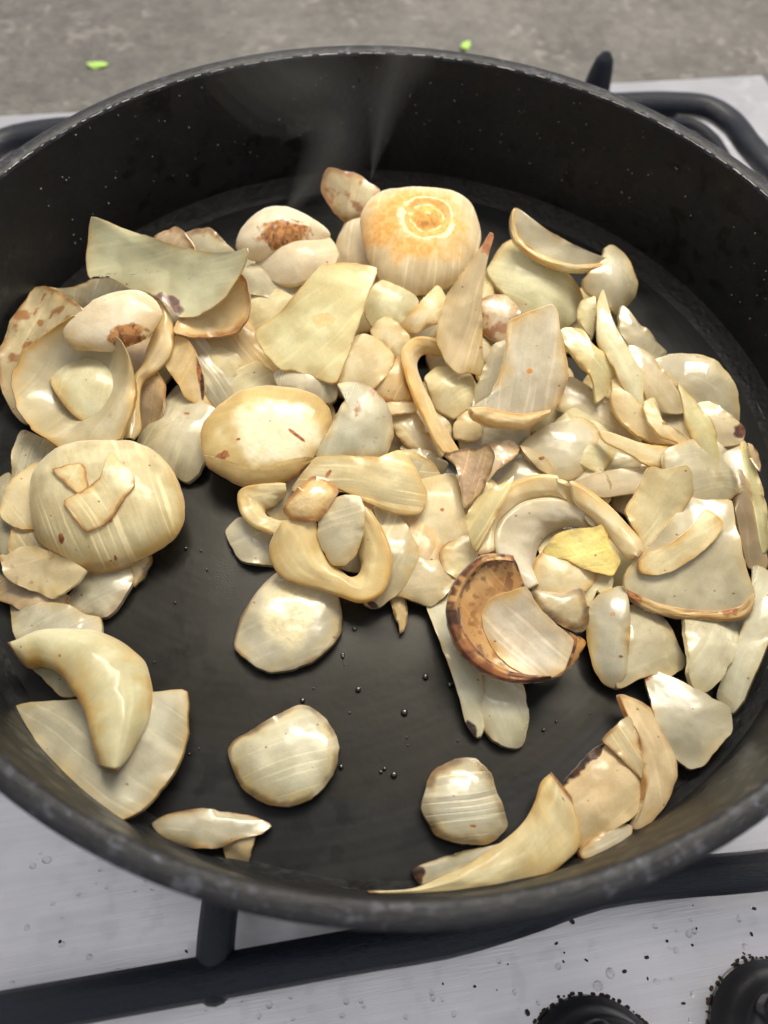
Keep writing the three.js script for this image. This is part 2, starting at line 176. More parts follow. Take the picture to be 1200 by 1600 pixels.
const PIECES = [
  {"k":"P","name":"onion_petal","label":"broad grey-green translucent onion sheet with a purple-brown torn patch on its lower edge","t":2.2,"col":"gg","edge":["gold",0.9,0.5],"o":[-88.9,34.0,-49.2],"n":[0.0,0.788,0.6157],"R":[-70.2,-35.1,10],"c":[2.1,-0.8],"p":[-23.8,14.4,-12.8,11.9,-0.4,9.1,12.2,6.9,20.8,6.3,28.7,7.2,32.9,8.1,31.6,2.7,28.5,-3.6,24.8,-9.5,19.3,-13.9,13.7,-17.1,7.6,-17.1,2.6,-12.4,-4.5,-9.2,-11.8,-8.3,-17.5,-5.7,-22.0,-4.6,-24.8,-6.6,-26.6,-0.2,-25.6,6.1],"vein":[0.25,18.7],"spots":[[4.4,-13.1,6.0,3.0,-25,"purple"]]},
  {"k":"P","name":"onion_petal","label":"golden onion cup with a toasted rim tucked under the broad grey-green sheet","t":3,"col":"y","edge":["brown",1.6,0.9],"o":[-68.0,24.0,-39.3],"n":[0.0,0.866,0.5],"R":[-23.4,-18.7,0],"c":[0.7,-0.7],"p":[7.3,12.7,10.8,10.6,12.3,4.6,11.9,-1.9,8.6,-7.1,0.4,-9.9,-7.3,-11.4,-13.1,-10.2,-13.3,-7.1,-10.5,-0.3,-1.3,7.4],"vein":[0.15,34.0]},
  {"k":"P","name":"onion_petal","label":"thin ribbed whitish onion strip wedged behind the brown-spotted onion lump","t":2,"col":"w","edge":["brown",0.6,0.5],"o":[-116.1,22.0,-44.7],"n":[0.0,0.766,0.6428],"R":[46.8,46.8,0],"c":[-0.7,-0.0],"p":[-20.6,1.4,-14.9,1.2,-8.2,2.0,-2.1,4.5,1.1,7.7,6.1,6.5,11.9,3.7,11.3,-0.9,4.8,-4.8,-3.8,-7.6,-11.0,-2.7],"vein":[0.8,76.6]},
  {"k":"P","name":"onion_petal","label":"tall tan onion shell with a brown tip standing outermost beside the left pan wall","t":2.6,"col":"tan","brown":0.25,"edge":["brown",1.4,0.7],"o":[-133.5,18.0,-20.6],"n":[-0.2442,0.9113,0.3317],"R":[-46.8,46.8,20],"c":[0.1,4.0],"p":[-12.8,27.8,-4.8,26.9,12.1,17.9,23.2,10.0,19.0,3.7,8.1,-1.5,2.0,-9.6,1.1,-17.6,1.2,-26.0,-2.0,-28.6,-6.0,-24.6,-10.1,-15.5,-12.8,-1.8,-12.7,7.9,-10.8,20.0],"vein":[0.35,76.4]},
  {"k":"P","name":"onion_petal","label":"deep whitish onion cup cradling a greenish onion wedge","t":3,"col":"w","edge":["gold",1.2,0.8],"o":[-116.1,13.0,-7.9],"n":[0.0,0.9397,0.342],"R":[-20.3,-20.3,0],"c":[4.6,-3.2],"p":[0.5,21.4,-10.2,15.0,-16.3,8.4,-18.5,0.6,-17.7,-6.0,-14.2,-13.4,-6.9,-20.7,5.9,-27.0,13.9,-24.3,24.3,-21.8,26.7,-5.5,21.2,10.5,10.5,18.9],"vein":[0.3,69.1]},
  {"k":"D","name":"onion_heart","label":"pinkish white onion lump with a toasted brown oval mark lying on the cupped layers","t":3,"col":"pink","edge":["gold",1.0,0.5],"o":[-101.9,29.0,-25.3],"n":[0.0,0.9511,0.309],"H":5.5,"c":[0.0,-0.1],"p":[-17.0,-4.9,-14.6,-0.4,-8.5,7.0,-1.1,11.0,6.8,12.6,13.0,9.7,16.3,4.5,14.6,-1.1,11.2,-5.8,5.3,-8.9,0.0,-11.1,-7.1,-11.3,-12.0,-11.2,-15.5,-9.1],"vein":[0.15,-18.0],"spots":[[5.9,-6.1,7.2,2.9,22,"toast"]]},
  {"k":"P","name":"onion_wedge","label":"pale green onion wedge with a ribbed cut side nestled in the whitish cup","t":5,"col":"gr","edge":["gold",1.0,0.8],"o":[-106.4,20.0,-2.9],"n":[0.0853,0.9746,0.2072],"R":[21.8,20.3,20],"c":[-3.4,4.7],"p":[-21.8,11.1,-18.4,20.1,-10.5,22.2,-0.7,19.7,6.1,15.2,9.6,9.5,12.2,-4.7,11.5,-14.4,6.4,-12.9,1.2,-13.8,-5.3,-10.1,-11.1,-4.6,-17.6,3.7],"vein":[0.2,84.0],"spots":[[9.8,-5.5,3.2,8,-12,"ribs"]]},
  {"k":"R","name":"onion_ring","label":"curled tan onion strap looping beside the greenish wedge","t":2.4,"col":"tan","bulge":1.5,"edge":["gold",0.8,0.7],"o":[-90.7,11.0,-17.4],"a":[[-9.3,15.0,-27.0],[-0.3,15.0,-24.6],[5.7,13.0,-18.2],[8.4,11.0,-10.4],[8.2,9.0,-2.4],[4.2,7.0,3.7],[-0.2,5.0,7.8],[0.1,3.0,16.4],[2.2,1.0,25.7],[0.6,0.0,30.0]],"b":[[-7.0,13.0,-22.4],[-0.1,14.0,-18.8],[2.8,13.0,-16.2],[1.3,12.0,-10.9],[-0.5,10.0,-3.8],[-1.1,8.0,1.0],[-3.7,6.0,5.9],[-5.4,5.0,11.5],[-3.8,3.0,21.9],[-2.3,2.0,30.8]],"vein":[0.3,0]},
  {"k":"P","name":"onion_petal","label":"rosy tan onion flap glimpsed inside the tan strap loop","t":2.4,"col":"rose","edge":["brown",0.6,0.5],"o":[-92.3,12.4,-11.6],"n":[-0.3236,0.8891,0.3236],"R":[-31.2,46.8,0],"c":[-0.4,0.8],"p":[-10.4,14.4,-6.1,21.1,-2.4,21.1,1.0,12.6,5.7,3.8,9.6,-1.0,10.4,-8.5,6.3,-14.4,-1.3,-18.8,-3.6,-11.8,-6.6,-3.7],"vein":[0.3,89.9]},
  {"k":"P","name":"onion_petal","label":"golden onion strip with one dark burnt edge hanging below the golden cup","t":2.5,"col":"y","edge":["gold",0.8,0.8],"o":[-75.3,17.0,-14.8],"n":[0.0,0.9063,0.4226],"R":[-46.8,39.0,60],"c":[-0.3,0.4],"p":[-6.0,14.0,-1.2,11.9,2.7,5.9,5.9,-2.8,6.5,-6.0,5.6,-8.6,10.4,-11.2,11.3,-13.1,8.3,-13.6,3.5,-11.0,-0.7,-8.2,-3.8,-3.0,-8.9,2.7,-7.1,8.9,-7.1,12.3],"vein":[0.3,65.9],"spots":[[3.9,1.9,0.9,8.0,9,"brown"],[5.5,-4.5,0.8,4.0,6,"char"]]},
  {"k":"P","name":"onion_petal","label":"ribbed grey-white onion strip under the burnt-edged golden strip","t":2.5,"col":"w","edge":["gold",0.8,0.6],"o":[-67.3,12.0,-18.2],"n":[0.1635,0.9271,0.3374],"R":[31.2,46.8,45],"c":[-0.3,0.9],"p":[-12.4,15.1,-5.8,15.8,-0.8,9.5,7.5,2.7,13.3,-0.4,9.5,-7.4,2.7,-13.4,-3.5,-9.3,-6.7,-3.0,-9.5,6.5],"vein":[0.9,-44.2]},
  {"k":"P","name":"onion_petal","label":"ochre ribbed onion flap between the golden cup and the golden half onion","t":2.6,"col":"ochre","edge":["brown",0.9,0.7],"o":[-57.4,14.0,-28.0],"n":[0.1578,0.895,0.4173],"R":[54.6,35.1,-50],"c":[-0.1,0.5],"p":[-15.0,4.8,-9.5,8.7,-0.0,14.7,7.9,3.1,13.2,-3.0,13.9,-6.3,9.2,-10.1,2.6,-11.8,-3.6,-8.0,-10.1,-1.8],"vein":[0.7,-49.1]},
  {"k":"P","name":"onion_petal","label":"long white crinkled onion flap running down to the bare pan floor","t":2.8,"col":"w","edge":["none",0.5,0.2],"o":[-74.8,10.7,7.7],"n":[-0.0853,0.9746,0.2072],"R":[39.0,27.3,50],"c":[-1.8,2.9],"p":[-9.8,25.6,-3.3,19.7,3.8,14.1,10.2,11.4,10.7,3.8,8.9,-2.5,9.8,-7.6,7.5,-13.4,3.2,-16.4,-1.4,-13.9,-7.9,-7.4,-17.4,-2.1,-14.4,4.1,-10.9,10.9],"vein":[0.5,71.0],"spots":[[0.5,8.4,1.3,0.7,-10,"brown"]]},
  {"k":"P","name":"onion_scrap","label":"small brownish onion scrap peeping over the grey-green sheet, the narrower of the pair","t":2,"col":"rose","edge":["brown",1.4,0.8],"o":[-87.9,32.0,-64.3],"n":[-0.2011,0.7504,0.6297],"R":[23.4,31.2,0],"c":[-0.7,0.2],"p":[-9.4,2.4,-5.1,4.5,0.1,5.9,4.4,3.2,7.4,-0.6,6.2,-5.2,-1.7,-4.1,-8.0,-2.5],"vein":[0.6,60.8]},
  {"k":"P","name":"onion_scrap","label":"purple-brown capped onion scrap behind the grey-green sheet near the two-lobed heart","t":2.4,"col":"w","edge":["purple",2.2,0.8],"o":[-74.9,32.0,-64.9],"n":[0.1339,0.7592,0.637],"R":[23.4,31.2,0],"c":[-0.1,0.1],"p":[-9.3,3.4,-4.7,5.5,0.3,6.2,6.4,1.5,9.4,-0.9,8.3,-4.8,-0.0,-5.0,-6.9,-3.1],"vein":[0.4,63.3]},
  {"k":"D","name":"half_onion","label":"large pale half onion with torn tan skin flaps on its rounded top","t":3,"col":"pale","edge":["gold",1.5,0.5],"o":[-93.7,10.0,38.6],"n":[0.0,0.9945,0.1045],"H":14,"c":[-0.1,0.4],"p":[-25.3,-0.3,-26.7,6.8,-24.7,12.3,-20.6,18.1,-13.8,21.5,-4.6,23.0,4.3,23.5,11.8,21.1,17.9,16.2,23.1,9.3,25.8,3.0,27.0,-4.8,25.0,-10.3,22.0,-13.8,17.8,-16.8,12.5,-20.1,8.2,-22.4,3.7,-23.6,-2.2,-24.0,-5.9,-23.4,-8.7,-21.4,-14.3,-18.4,-18.8,-15.0,-22.7,-8.1],"vein":[0.9,-62.3],"spots":[[-8.3,-16.6,1.0,1.3,0,"brown"],[9.0,-20.5,0.4,0.7,0,"brown"],[7.3,-10.8,0.5,0.4,0,"brown"]]},
  {"k":"O","name":"skin_flap","label":"","t":0.9,"col":"pale","edge":["brown",0.7,0.85],"parent":15,"off":1.0,"c":[-7.2,2.6],"p":[-14.7,5.0,-11.7,5.9,-7.1,7.4,-4.2,5.8,-1.6,-1.3,-3.8,-3.4,-7.3,-1.0,-12.7,2.9],"vein":[0.3,76.1]},
  {"k":"O","name":"skin_flap","label":"","t":1.0,"col":"pale","edge":["brown",0.7,0.85],"parent":15,"off":1.2,"c":[3.5,-2.5],"p":[-7.8,-6.0,-3.8,-3.4,-0.8,-0.6,1.9,3.0,1.9,11.7,3.0,12.9,6.6,9.4,10.9,5.9,12.5,1.3,10.6,-3.0,8.6,-8.0,6.8,-11.1,1.0,-15.1,-2.1,-12.7,-4.9,-9.9],"vein":[0.8,-52.0]},
  {"k":"O","name":"lower_layer","label":"","t":1.4,"col":"y","edge":["gold",0.6,0.7],"parent":15,"off":-0.6,"c":[1.6,-22.7],"p":[-8.4,-20.9,-3.5,-22.5,1.2,-22.7,6.7,-21.9,11.4,-20.2,14.3,-18.8,12.5,-20.3,8.2,-22.6,3.8,-23.9,-2.1,-24.3,-5.8,-23.6],"vein":[0.2,9.8]},
  {"k":"P","name":"onion_petal","label":"wide greyish translucent onion shell standing behind the large pale half onion","t":2.4,"col":"wg","edge":["gold",0.6,0.4],"o":[-121.6,7.1,30.6],"n":[-0.1384,0.9849,0.1035],"R":[117.0,93.6,0],"c":[-1.0,1.7],"p":[-12.0,21.7,-4.3,18.9,6.6,13.5,9.7,5.3,7.8,-2.0,6.7,-8.7,6.1,-15.2,5.6,-19.5,2.8,-22.7,-2.1,-16.7,-5.8,-9.1,-9.7,3.3,-11.9,12.5],"vein":[0.4,90.8]},
  {"k":"P","name":"onion_petal","label":"small grey onion flap touching the left pan wall","t":2.4,"col":"wg","edge":["gold",0.6,0.3],"o":[-127.8,4.2,44.7],"n":[-0.1041,0.9908,0.0867],"R":[117.0,124.8,0],"c":[-0.6,0.9],"p":[-8.2,16.2,-5.5,18.2,-4.0,17.0,0.7,8.2,5.9,-2.6,9.9,-8.5,5.8,-12.3,1.0,-13.3,-3.2,-7.0,-8.5,9.4],"vein":[0.3,88.2]},
  {"k":"P","name":"onion_petal","label":"translucent tan onion square with a white left edge below the large half onion","t":2.2,"col":"tan","brown":0.15,"edge":["w",1.0,0.6],"o":[-107.7,11.0,65.6],"n":[0.0,0.9703,0.2419],"R":[-39.0,46.8,30],"c":[0.1,0.2],"p":[-14.0,4.2,-11.9,4.4,-8.2,7.4,-3.4,7.7,2.0,6.2,8.0,4.1,14.7,1.0,10.9,-4.3,7.7,-6.8,5.0,-8.3,-0.2,-6.4,-4.8,-5.2,-8.9,-3.9,-12.1,-0.0],"vein":[0.2,26.2]},
  {"k":"P","name":"onion_petal","label":"rosy onion strip ending in a dark brown pointed tip","t":3,"col":"rose","edge":["brown",0.8,0.7],"o":[-109.6,6.2,73.9],"n":[0.0,0.9848,0.1736],"R":[31.2,39.0,30],"c":[-1.2,0.5],"p":[-15.6,8.4,-9.4,7.0,-4.0,6.0,5.5,3.2,8.7,3.4,10.2,2.7,9.9,-2.2,9.1,-6.4,8.1,-8.7,4.4,-7.5,-0.1,-4.5,-5.5,-2.0,-12.8,0.2],"vein":[0.4,33.9],"spots":[[7.6,-7.3,2.6,2.0,0,"brown"]]},
  {"k":"P","name":"onion_petal","label":"rounded white onion petal with a browned lower edge peeking from under the large half onion","t":3,"col":"wg","edge":["brown",1.2,0.8],"o":[-89.3,6.3,68.3],"n":[0.0,0.9945,0.1045],"R":[23.4,23.4,0],"c":[-0.7,0.7],"p":[-9.2,6.9,-1.8,8.1,5.5,11.0,8.2,6.8,8.9,3.5,7.9,-0.5,5.9,-5.0,3.5,-7.9,0.2,-8.5,-4.8,-7.6,-9.6,-6.2,-11.0,-4.2,-10.5,-1.8,-8.8,1.9],"vein":[0.3,33.4]},
  {"k":"P","name":"onion_scrap","label":"tiny tan onion nub with burnt edges at the foot of the large half onion","t":3,"col":"tan","edge":["char",0.9,0.8],"o":[-79.2,5.0,58.7],"n":[0.1711,0.9703,0.1711],"R":[10.9,15.6,0],"c":[-0.1,0.2],"p":[-4.3,2.3,0.7,4.2,2.3,5.3,3.5,3.3,3.1,0.6,1.5,-3.3,-0.4,-6.0,-1.9,-3.7]},
  {"k":"P","name":"onion_petal","label":"flat white onion sheet trapped beneath a curved banana-shaped petal","t":2.6,"col":"wg","edge":["gold",0.7,0.5],"o":[-95.7,9.4,88.5],"n":[0.0,0.9986,0.0523],"R":[46.8,46.8,0],"c":[-1.7,1.5],"p":[-22.6,14.0,-20.7,14.9,-11.8,14.0,-1.8,13.2,3.7,10.8,8.8,10.1,11.1,5.8,13.9,-1.0,12.7,-9.0,7.9,-14.7,3.7,-15.1,-0.4,-12.4,-3.9,-9.5,-7.3,-7.0,-12.5,-1.4,-17.3,5.1],"vein":[0.3,39.4]},
  {"k":"R","name":"onion_petal","label":"thick curved banana-shaped onion petal draped over a big triangular sheet","t":3.2,"col":"gr","bulge":6,"endbrown":0.9,"edge":["gold",1.2,0.8],"o":[-82.2,9.0,102.6],"a":[[-25.9,0.0,-11.3],[-23.1,0.0,-14.1],[-19.0,0.0,-17.5],[-10.6,1.0,-18.9],[-2.7,1.0,-18.9],[3.4,1.0,-17.1],[9.7,1.0,-13.8],[13.8,1.0,-10.7],[16.6,1.0,-5.8],[18.5,1.0,-1.0],[19.2,2.0,7.4],[17.8,2.0,12.7],[16.3,2.0,17.5],[13.9,2.0,21.4]],"b":[[-23.0,2.0,-7.1],[-20.2,3.0,-6.1],[-16.2,4.0,-6.7],[-11.6,5.0,-5.4],[-7.7,6.0,-3.2],[-4.8,7.0,-0.4],[-1.9,7.0,2.3],[0.4,7.0,5.1],[2.0,7.0,7.0],[4.1,7.0,11.0],[5.6,6.5,14.3],[7.3,6.0,17.6],[8.6,5.5,19.9],[9.5,5.0,21.6]],"vein":[0.3,0]},
  {"k":"P","name":"onion_petal","label":"big triangular grey-white onion sheet leaning on the left pan wall","t":2.6,"col":"wg","edge":["gold",0.7,0.6],"o":[-71.7,10.1,117.3],"n":[-0.0523,0.9986,0.0],"R":[202.8,156.0,60],"c":[-1.0,1.0],"p":[-33.7,9.9,-13.8,12.7,8.0,16.4,10.6,16.9,16.6,17.9,17.8,16.2,19.1,10.8,20.0,4.4,19.3,-2.3,17.6,-8.0,14.2,-13.6,10.9,-17.5,7.3,-19.6,3.9,-19.9,1.5,-18.4,-6.7,-12.4,-14.5,-7.4,-23.3,-0.7],"vein":[0.55,-27.3]},
  {"k":"P","name":"onion_petal","label":"flat onion disc with a yellowish sunken centre lying half under the onion ring","t":2.8,"col":"wg","edge":["char",0.6,0.7],"o":[-26.9,6.9,74.3],"n":[0.0,0.9986,0.0523],"R":[46.8,42.9,0],"c":[-0.2,1.6],"p":[-6.8,19.0,-2.4,18.3,8.5,17.1,14.1,11.8,16.1,6.2,16.4,-0.5,14.5,-5.0,9.7,-10.4,3.3,-13.7,-3.2,-15.5,-9.5,-13.9,-14.9,-10.1,-16.8,-6.8,-15.8,0.2,-12.9,8.5,-9.8,15.3],"vein":[0.25,26.7],"spots":[[-0.9,3.9,9,10.5,0,"sunk"]]},
  {"k":"P","name":"onion_petal","label":"lone domed greenish-white onion petal lying on the bare oily pan floor","t":3,"col":"gr2","edge":["char",1.0,0.75],"o":[-22.0,8.8,116.4],"n":[0.0,0.9976,0.0698],"R":[29.6,23.4,30],"c":[-0.4,0.9],"p":[1.3,16.1,4.6,15.9,8.9,13.2,12.6,9.0,14.7,4.2,14.6,-0.7,12.3,-5.7,8.4,-10.1,3.8,-12.3,-2.3,-12.8,-7.4,-11.4,-12.3,-8.3,-15.6,-3.7,-18.0,1.8,-16.4,4.3,-10.4,8.3,-3.9,12.6],"vein":[0.4,24.9]},
  {"k":"P","name":"onion_scrap","label":"seed-shaped onion scrap with a small triangular tail on the bare pan floor","t":3.5,"col":"wg","edge":["brown",0.8,0.7],"o":[-41.3,6.7,136.8],"n":[0.0,0.9986,0.0523],"R":[46.8,9.4,-3],"c":[-0.3,0.1],"p":[-16.4,0.1,-13.6,2.2,-8.9,3.6,-1.8,4.6,5.5,4.5,12.1,4.0,16.9,2.2,14.6,-0.3,10.1,-1.6,4.6,-4.0,-0.1,-5.0,-6.1,-5.0,-11.3,-3.5,-14.8,-1.5],"vein":[0.45,-0.0]},
  {"k":"O","name":"tail","label":"","t":2.2,"col":"tan","edge":["brown",0.5,0.6],"parent":30,"off":-1.5,"c":[9.0,-5.3],"p":[4.7,-2.9,7.2,-1.6,12.9,-0.2,12.5,-4.4,11.4,-8.7,9.7,-10.6,7.0,-10.4,6.1,-8.1]},
  {"k":"P","name":"onion_petal","label":"small ribbed white onion disc with a blackened left edge on the bare pan floor","t":3,"col":"wg","edge":["char",1.2,0.8],"o":[30.4,7.9,124.7],"n":[0.0,0.9976,0.0698],"R":[20.3,25.0,0],"c":[0.4,0.6],"p":[-1.7,12.4,3.4,13.1,6.6,10.7,8.5,8.4,9.7,3.7,12.5,-2.4,13.1,-4.6,10.1,-8.3,5.7,-10.2,-1.1,-10.4,-6.5,-9.1,-9.7,-5.4,-11.7,-1.5,-10.8,3.3,-9.4,7.6,-6.1,10.5],"vein":[0.9,9.6],"spots":[[2.6,-5.8,0.8,0.3,0,"brown"]]},
  {"k":"P","name":"onion_petal","label":"long slender pale onion leaf reaching out from under the charred cup","t":2.8,"col":"gr2","edge":["gold",0.6,0.4],"o":[27.6,8.3,81.6],"n":[-0.1732,0.9825,0.0687],"R":[70.2,17.2,-65],"c":[-0.8,2.4],"p":[-12.9,23.0,-9.0,23.8,-3.2,21.5,1.6,9.8,5.9,-0.7,8.1,-11.1,8.2,-19.7,7.0,-22.9,5.0,-22.6,2.4,-18.8,0.3,-11.5,-3.4,-1.2,-8.0,9.4,-11.3,17.2],"vein":[0.35,-63.2],"spots":[[4.4,-21.1,2.5,1.5,-60,"char"]]},
  {"k":"P","name":"onion_petal","label":"smooth oval pale onion petal below the charred cup","t":3,"col":"gr2","edge":["gold",0.5,0.4],"o":[41.1,7.0,95.7],"n":[0.0,0.9986,0.0523],"R":[26.5,15.6,-70],"c":[0.4,1.0],"p":[-8.2,9.0,-4.3,12.1,6.1,10.5,8.4,0.9,8.7,-4.3,7.1,-10.0,2.5,-11.1,-1.5,-9.6,-4.8,-6.2,-7.5,-0.6,-8.9,4.8],"vein":[0.2,-62.5]},
  {"k":"P","name":"onion_scrap","label":"tiny dark green-brown onion sliver dangling below the fanned onion layers","t":2,"col":"ochre","edge":["char",0.6,0.6],"o":[8.3,4.0,65.2],"n":[0.0,0.9962,0.0872],"R":[7.8,31.2,0],"c":[-0.0,0.3],"p":[-3.5,4.2,0.2,7.0,1.9,2.2,2.5,-2.8,1.8,-6.4,0.5,-7.7,-0.0,-5.2,-1.7,-1.1],"vein":[0.4,84.3]},
  {"k":"P","name":"charred_onion_cup","label":"onion cup with a charred dark brown rim around its white inner layer","t":4.5,"col":"toasty","brown":0.3,"charn":0.4,"edge":["brown",1.5,0.9],"o":[40.9,17.0,72.6],"n":[0.0508,0.969,0.2416],"R":[-46.8,-37.4,-40],"c":[-0.9,-0.1],"p":[-12.9,16.5,-9.5,19.4,-4.9,20.5,-0.2,20.6,2.3,17.4,4.9,11.9,9.3,5.7,13.9,1.4,18.1,-1.3,20.5,-2.8,19.9,-7.4,17.3,-13.3,13.0,-15.9,5.5,-17.2,-1.0,-17.0,-7.5,-14.8,-13.6,-10.3,-17.2,-4.2,-18.8,2.1,-18.3,7.4,-16.3,12.2],"vein":[0.5,-41.1]},
  {"k":"R","name":"charred_rim","label":"","t":3,"col":"toasty","bulge":1.2,"brown":0.62,"charn":0.9,"edge":["brown",1.2,0.9],"parent":36,"o":[0,0,0],"a":[[0.5,10.6,-18.5],[-4.6,10.8,-18.3],[-9.2,10.8,-17.2],[-12.6,9.8,-14.4],[-16.0,8.6,-10.3],[-18.0,7.4,-5.6],[-18.5,6.1,-0.6],[-16.9,4.3,5.4],[-13.3,2.6,11.2],[-7.3,1.0,15.4],[-0.8,0.1,17.5],[5.7,-0.1,17.7],[13.3,0.6,16.4]],"b":[[0.9,9.2,-16.7],[-4.0,9.4,-16.7],[-7.6,9.1,-15.5],[-10.2,8.2,-13.2],[-13.0,6.9,-9.3],[-14.5,5.7,-5.4],[-14.7,4.4,-1.0],[-13.1,2.8,3.8],[-9.7,1.3,8.4],[-4.6,0.1,12.3],[1.3,-0.4,14.8],[7.1,-0.3,15.4],[13.0,0.5,15.6]],"vein":[0.3,0]},
  {"k":"O","name":"inner_layer","label":"","t":0.9,"col":"ww","edge":["gold",2.2,0.8],"parent":36,"off":0.35,"c":[5.6,-2.9],"p":[-7.6,2.0,-6.1,6.1,-2.1,8.9,2.4,10.5,5.3,11.4,9.3,5.6,14.2,1.1,18.2,-2.0,19.5,-4.0,18.7,-8.7,16.3,-13.4,12.5,-15.4,7.5,-15.3,2.2,-13.1,-3.1,-8.8,-6.3,-3.2],"vein":[0.5,-40.2]},
  {"k":"P","name":"onion_scrap","label":"shiny amber onion tip sticking out beside the charred cup","t":2,"col":"amber","edge":["brown",0.6,0.7],"o":[62.5,15.0,78.8],"n":[0.2551,0.9522,0.1679],"R":[9.4,15.6,0],"c":[0.4,0.3],"p":[-0.8,3.6,1.6,4.6,4.1,3.1,2.2,-0.7,-0.1,-3.7,-1.9,-5.4,-2.3,-1.3]},
  {"k":"P","name":"onion_petal","label":"yellowish onion piece with a blackened lower edge squeezed behind the charred cup","t":3,"col":"tan2","edge":["char",2.0,0.9],"o":[59.7,14.0,63.9],"n":[0.0,0.9781,0.2079],"R":[31.2,20.3,0],"c":[0.3,0.3],"p":[-10.5,5.6,-8.5,6.4,-1.3,4.6,6.6,6.9,7.8,1.3,8.7,-2.7,8.0,-5.5,5.2,-6.9,0.3,-5.9,-4.6,-3.6,-7.9,-0.4],"vein":[0.2,24.7]},
  {"k":"R","name":"onion_petal","label":"long yellowish onion leaf trailing along the front wall of the pan","t":2.8,"col":"pale","bulge":1.6,"endbrown":0.8,"edge":["gold",0.8,0.8],"o":[39.3,3.0,136.3],"a":[[-34.7,0.0,12.7],[-22.0,0.0,11.0],[-10.9,1.0,5.7],[0.4,2.0,-1.2],[8.0,3.0,-7.9],[11.4,4.0,-13.8],[13.3,5.0,-19.4],[16.1,6.0,-22.2]],"b":[[-33.7,0.0,13.6],[-21.0,0.0,12.5],[-6.9,0.0,10.7],[3.4,1.0,8.9],[12.6,3.0,6.5],[18.9,5.0,2.0],[23.7,6.0,-3.5],[21.6,7.0,-15.5]],"vein":[1.0,0]},
  {"k":"P","name":"onion_petal","label":"narrow grey translucent onion sliver with a blackened end beside the long yellowish leaf","t":2,"col":"wg","edge":["char",0.4,0.5],"o":[28.8,5.1,140.3],"n":[0.0,0.9976,0.0698],"R":[46.8,15.6,20],"c":[0.4,0.2],"p":[-11.9,-2.7,-8.2,-0.5,0.2,2.6,11.0,5.7,16.2,7.5,13.0,4.1,1.4,-2.2,-5.1,-4.8,-9.8,-5.9],"vein":[0.6,22.5],"spots":[[-10.8,-4.0,2.2,2.6,0,"char"]]},
  {"k":"P","name":"onion_petal","label":"orange-tinged onion slab with a blistered black edge above the long leaf","t":3.2,"col":"peach","edge":["gold",1.0,0.6],"o":[68.1,11.0,120.5],"n":[0.0,0.9903,0.1392],"R":[31.2,21.8,35],"c":[1.2,0.7],"p":[-12.1,-7.6,-10.4,-2.0,-9.0,2.7,-5.4,7.7,1.3,14.2,5.3,15.8,10.8,13.6,14.3,7.6,14.3,-0.0,10.3,-4.5,2.2,-9.4,-5.2,-13.8,-9.7,-14.5,-11.8,-12.1],"vein":[0.2,36.1],"spots":[[-6.8,7.1,2.2,6.0,-52,"char"],[0.2,13.1,1.6,4.0,-45,"char"],[-11.2,4.0,2,3.5,-60,"char"]]},
  {"k":"P","name":"onion_petal","label":"glassy striped onion strip beside the brown-seamed petal","t":1.8,"col":"tan","edge":["brown",0.6,0.6],"o":[77.2,12.5,105.4],"n":[0.0,0.9848,0.1736],"R":[31.2,31.2,0],"c":[0.2,0.1],"p":[-6.4,1.3,0.8,8.3,2.7,4.4,4.9,-6.0,4.5,-8.8,-0.8,-4.1,-4.7,-0.6],"vein":[0.9,-46.6]},
  {"k":"P","name":"onion_petal","label":"tall pale onion petal with a reddish brown seam at the right of the orange slab","t":3,"col":"peach2","edge":["brown",1.2,0.9],"o":[84.8,11.0,108.8],"n":[0.2074,0.9759,0.0682],"R":[54.6,20.3,-75],"c":[1.2,1.6],"p":[-6.6,19.1,-1.2,18.4,3.8,15.7,5.0,8.4,10.3,2.2,8.7,-4.0,4.2,-11.1,0.2,-16.1,-3.3,-18.7,-5.2,-18.2,-3.2,-13.5,-2.6,-5.2,-3.6,7.3,-5.8,13.2],"vein":[0.3,-75.6]},
  {"k":"P","name":"onion_scrap","label":"shiny whitish onion tip under the orange slab against the front wall","t":3,"col":"ww","edge":["brown",0.8,0.8],"o":[70.7,8.4,131.9],"n":[0.0869,0.9938,0.0695],"R":[23.4,12.5,25],"c":[0.5,0.2],"p":[-6.9,-2.9,-1.1,2.9,7.2,5.5,8.1,4.2,5.4,0.3,-0.8,-3.7,-5.5,-5.0],"vein":[0.5,25.6]},
  {"k":"P","name":"onion_petal","label":"squarish matt grey onion plate leaning on the right pan wall","t":3,"col":"wg","edge":["gold",0.6,0.4],"o":[97.1,10.0,95.5],"n":[-0.2068,0.973,0.1023],"R":[46.8,46.8,0],"c":[0.1,0.7],"p":[-11.1,14.7,-7.9,15.0,-0.3,11.5,8.2,6.6,13.1,4.4,12.9,-2.2,8.0,-7.5,3.8,-12.6,-0.1,-14.0,-3.8,-11.1,-8.0,-7.4,-9.1,0.6,-10.5,8.0],"vein":[0.12,31.9],"spots":[[-10.5,13.8,3,1.5,40,"brown"]]},
  {"k":"P","name":"onion_petal","label":"thick folded onion petal with a bright wet face next to the grey gem-shaped plate","t":3.5,"col":"wg","edge":["gold",1.2,0.8],"o":[74.6,12.0,71.0],"n":[-0.3675,0.9097,0.1934],"R":[17.2,31.2,0],"c":[-0.2,0.9],"p":[4.2,16.9,5.6,12.4,6.1,6.2,5.3,-2.6,4.9,-9.7,3.7,-13.0,1.4,-15.7,-2.4,-14.5,-5.0,-10.1,-6.9,-1.7,-7.3,4.9,-5.7,10.4,-2.8,14.2,0.6,15.9],"vein":[0.15,80.3],"spots":[[1.1,6.8,0.9,0.6,0,"brown"],[3.4,-6.6,0.6,0.4,0,"brown"]]},
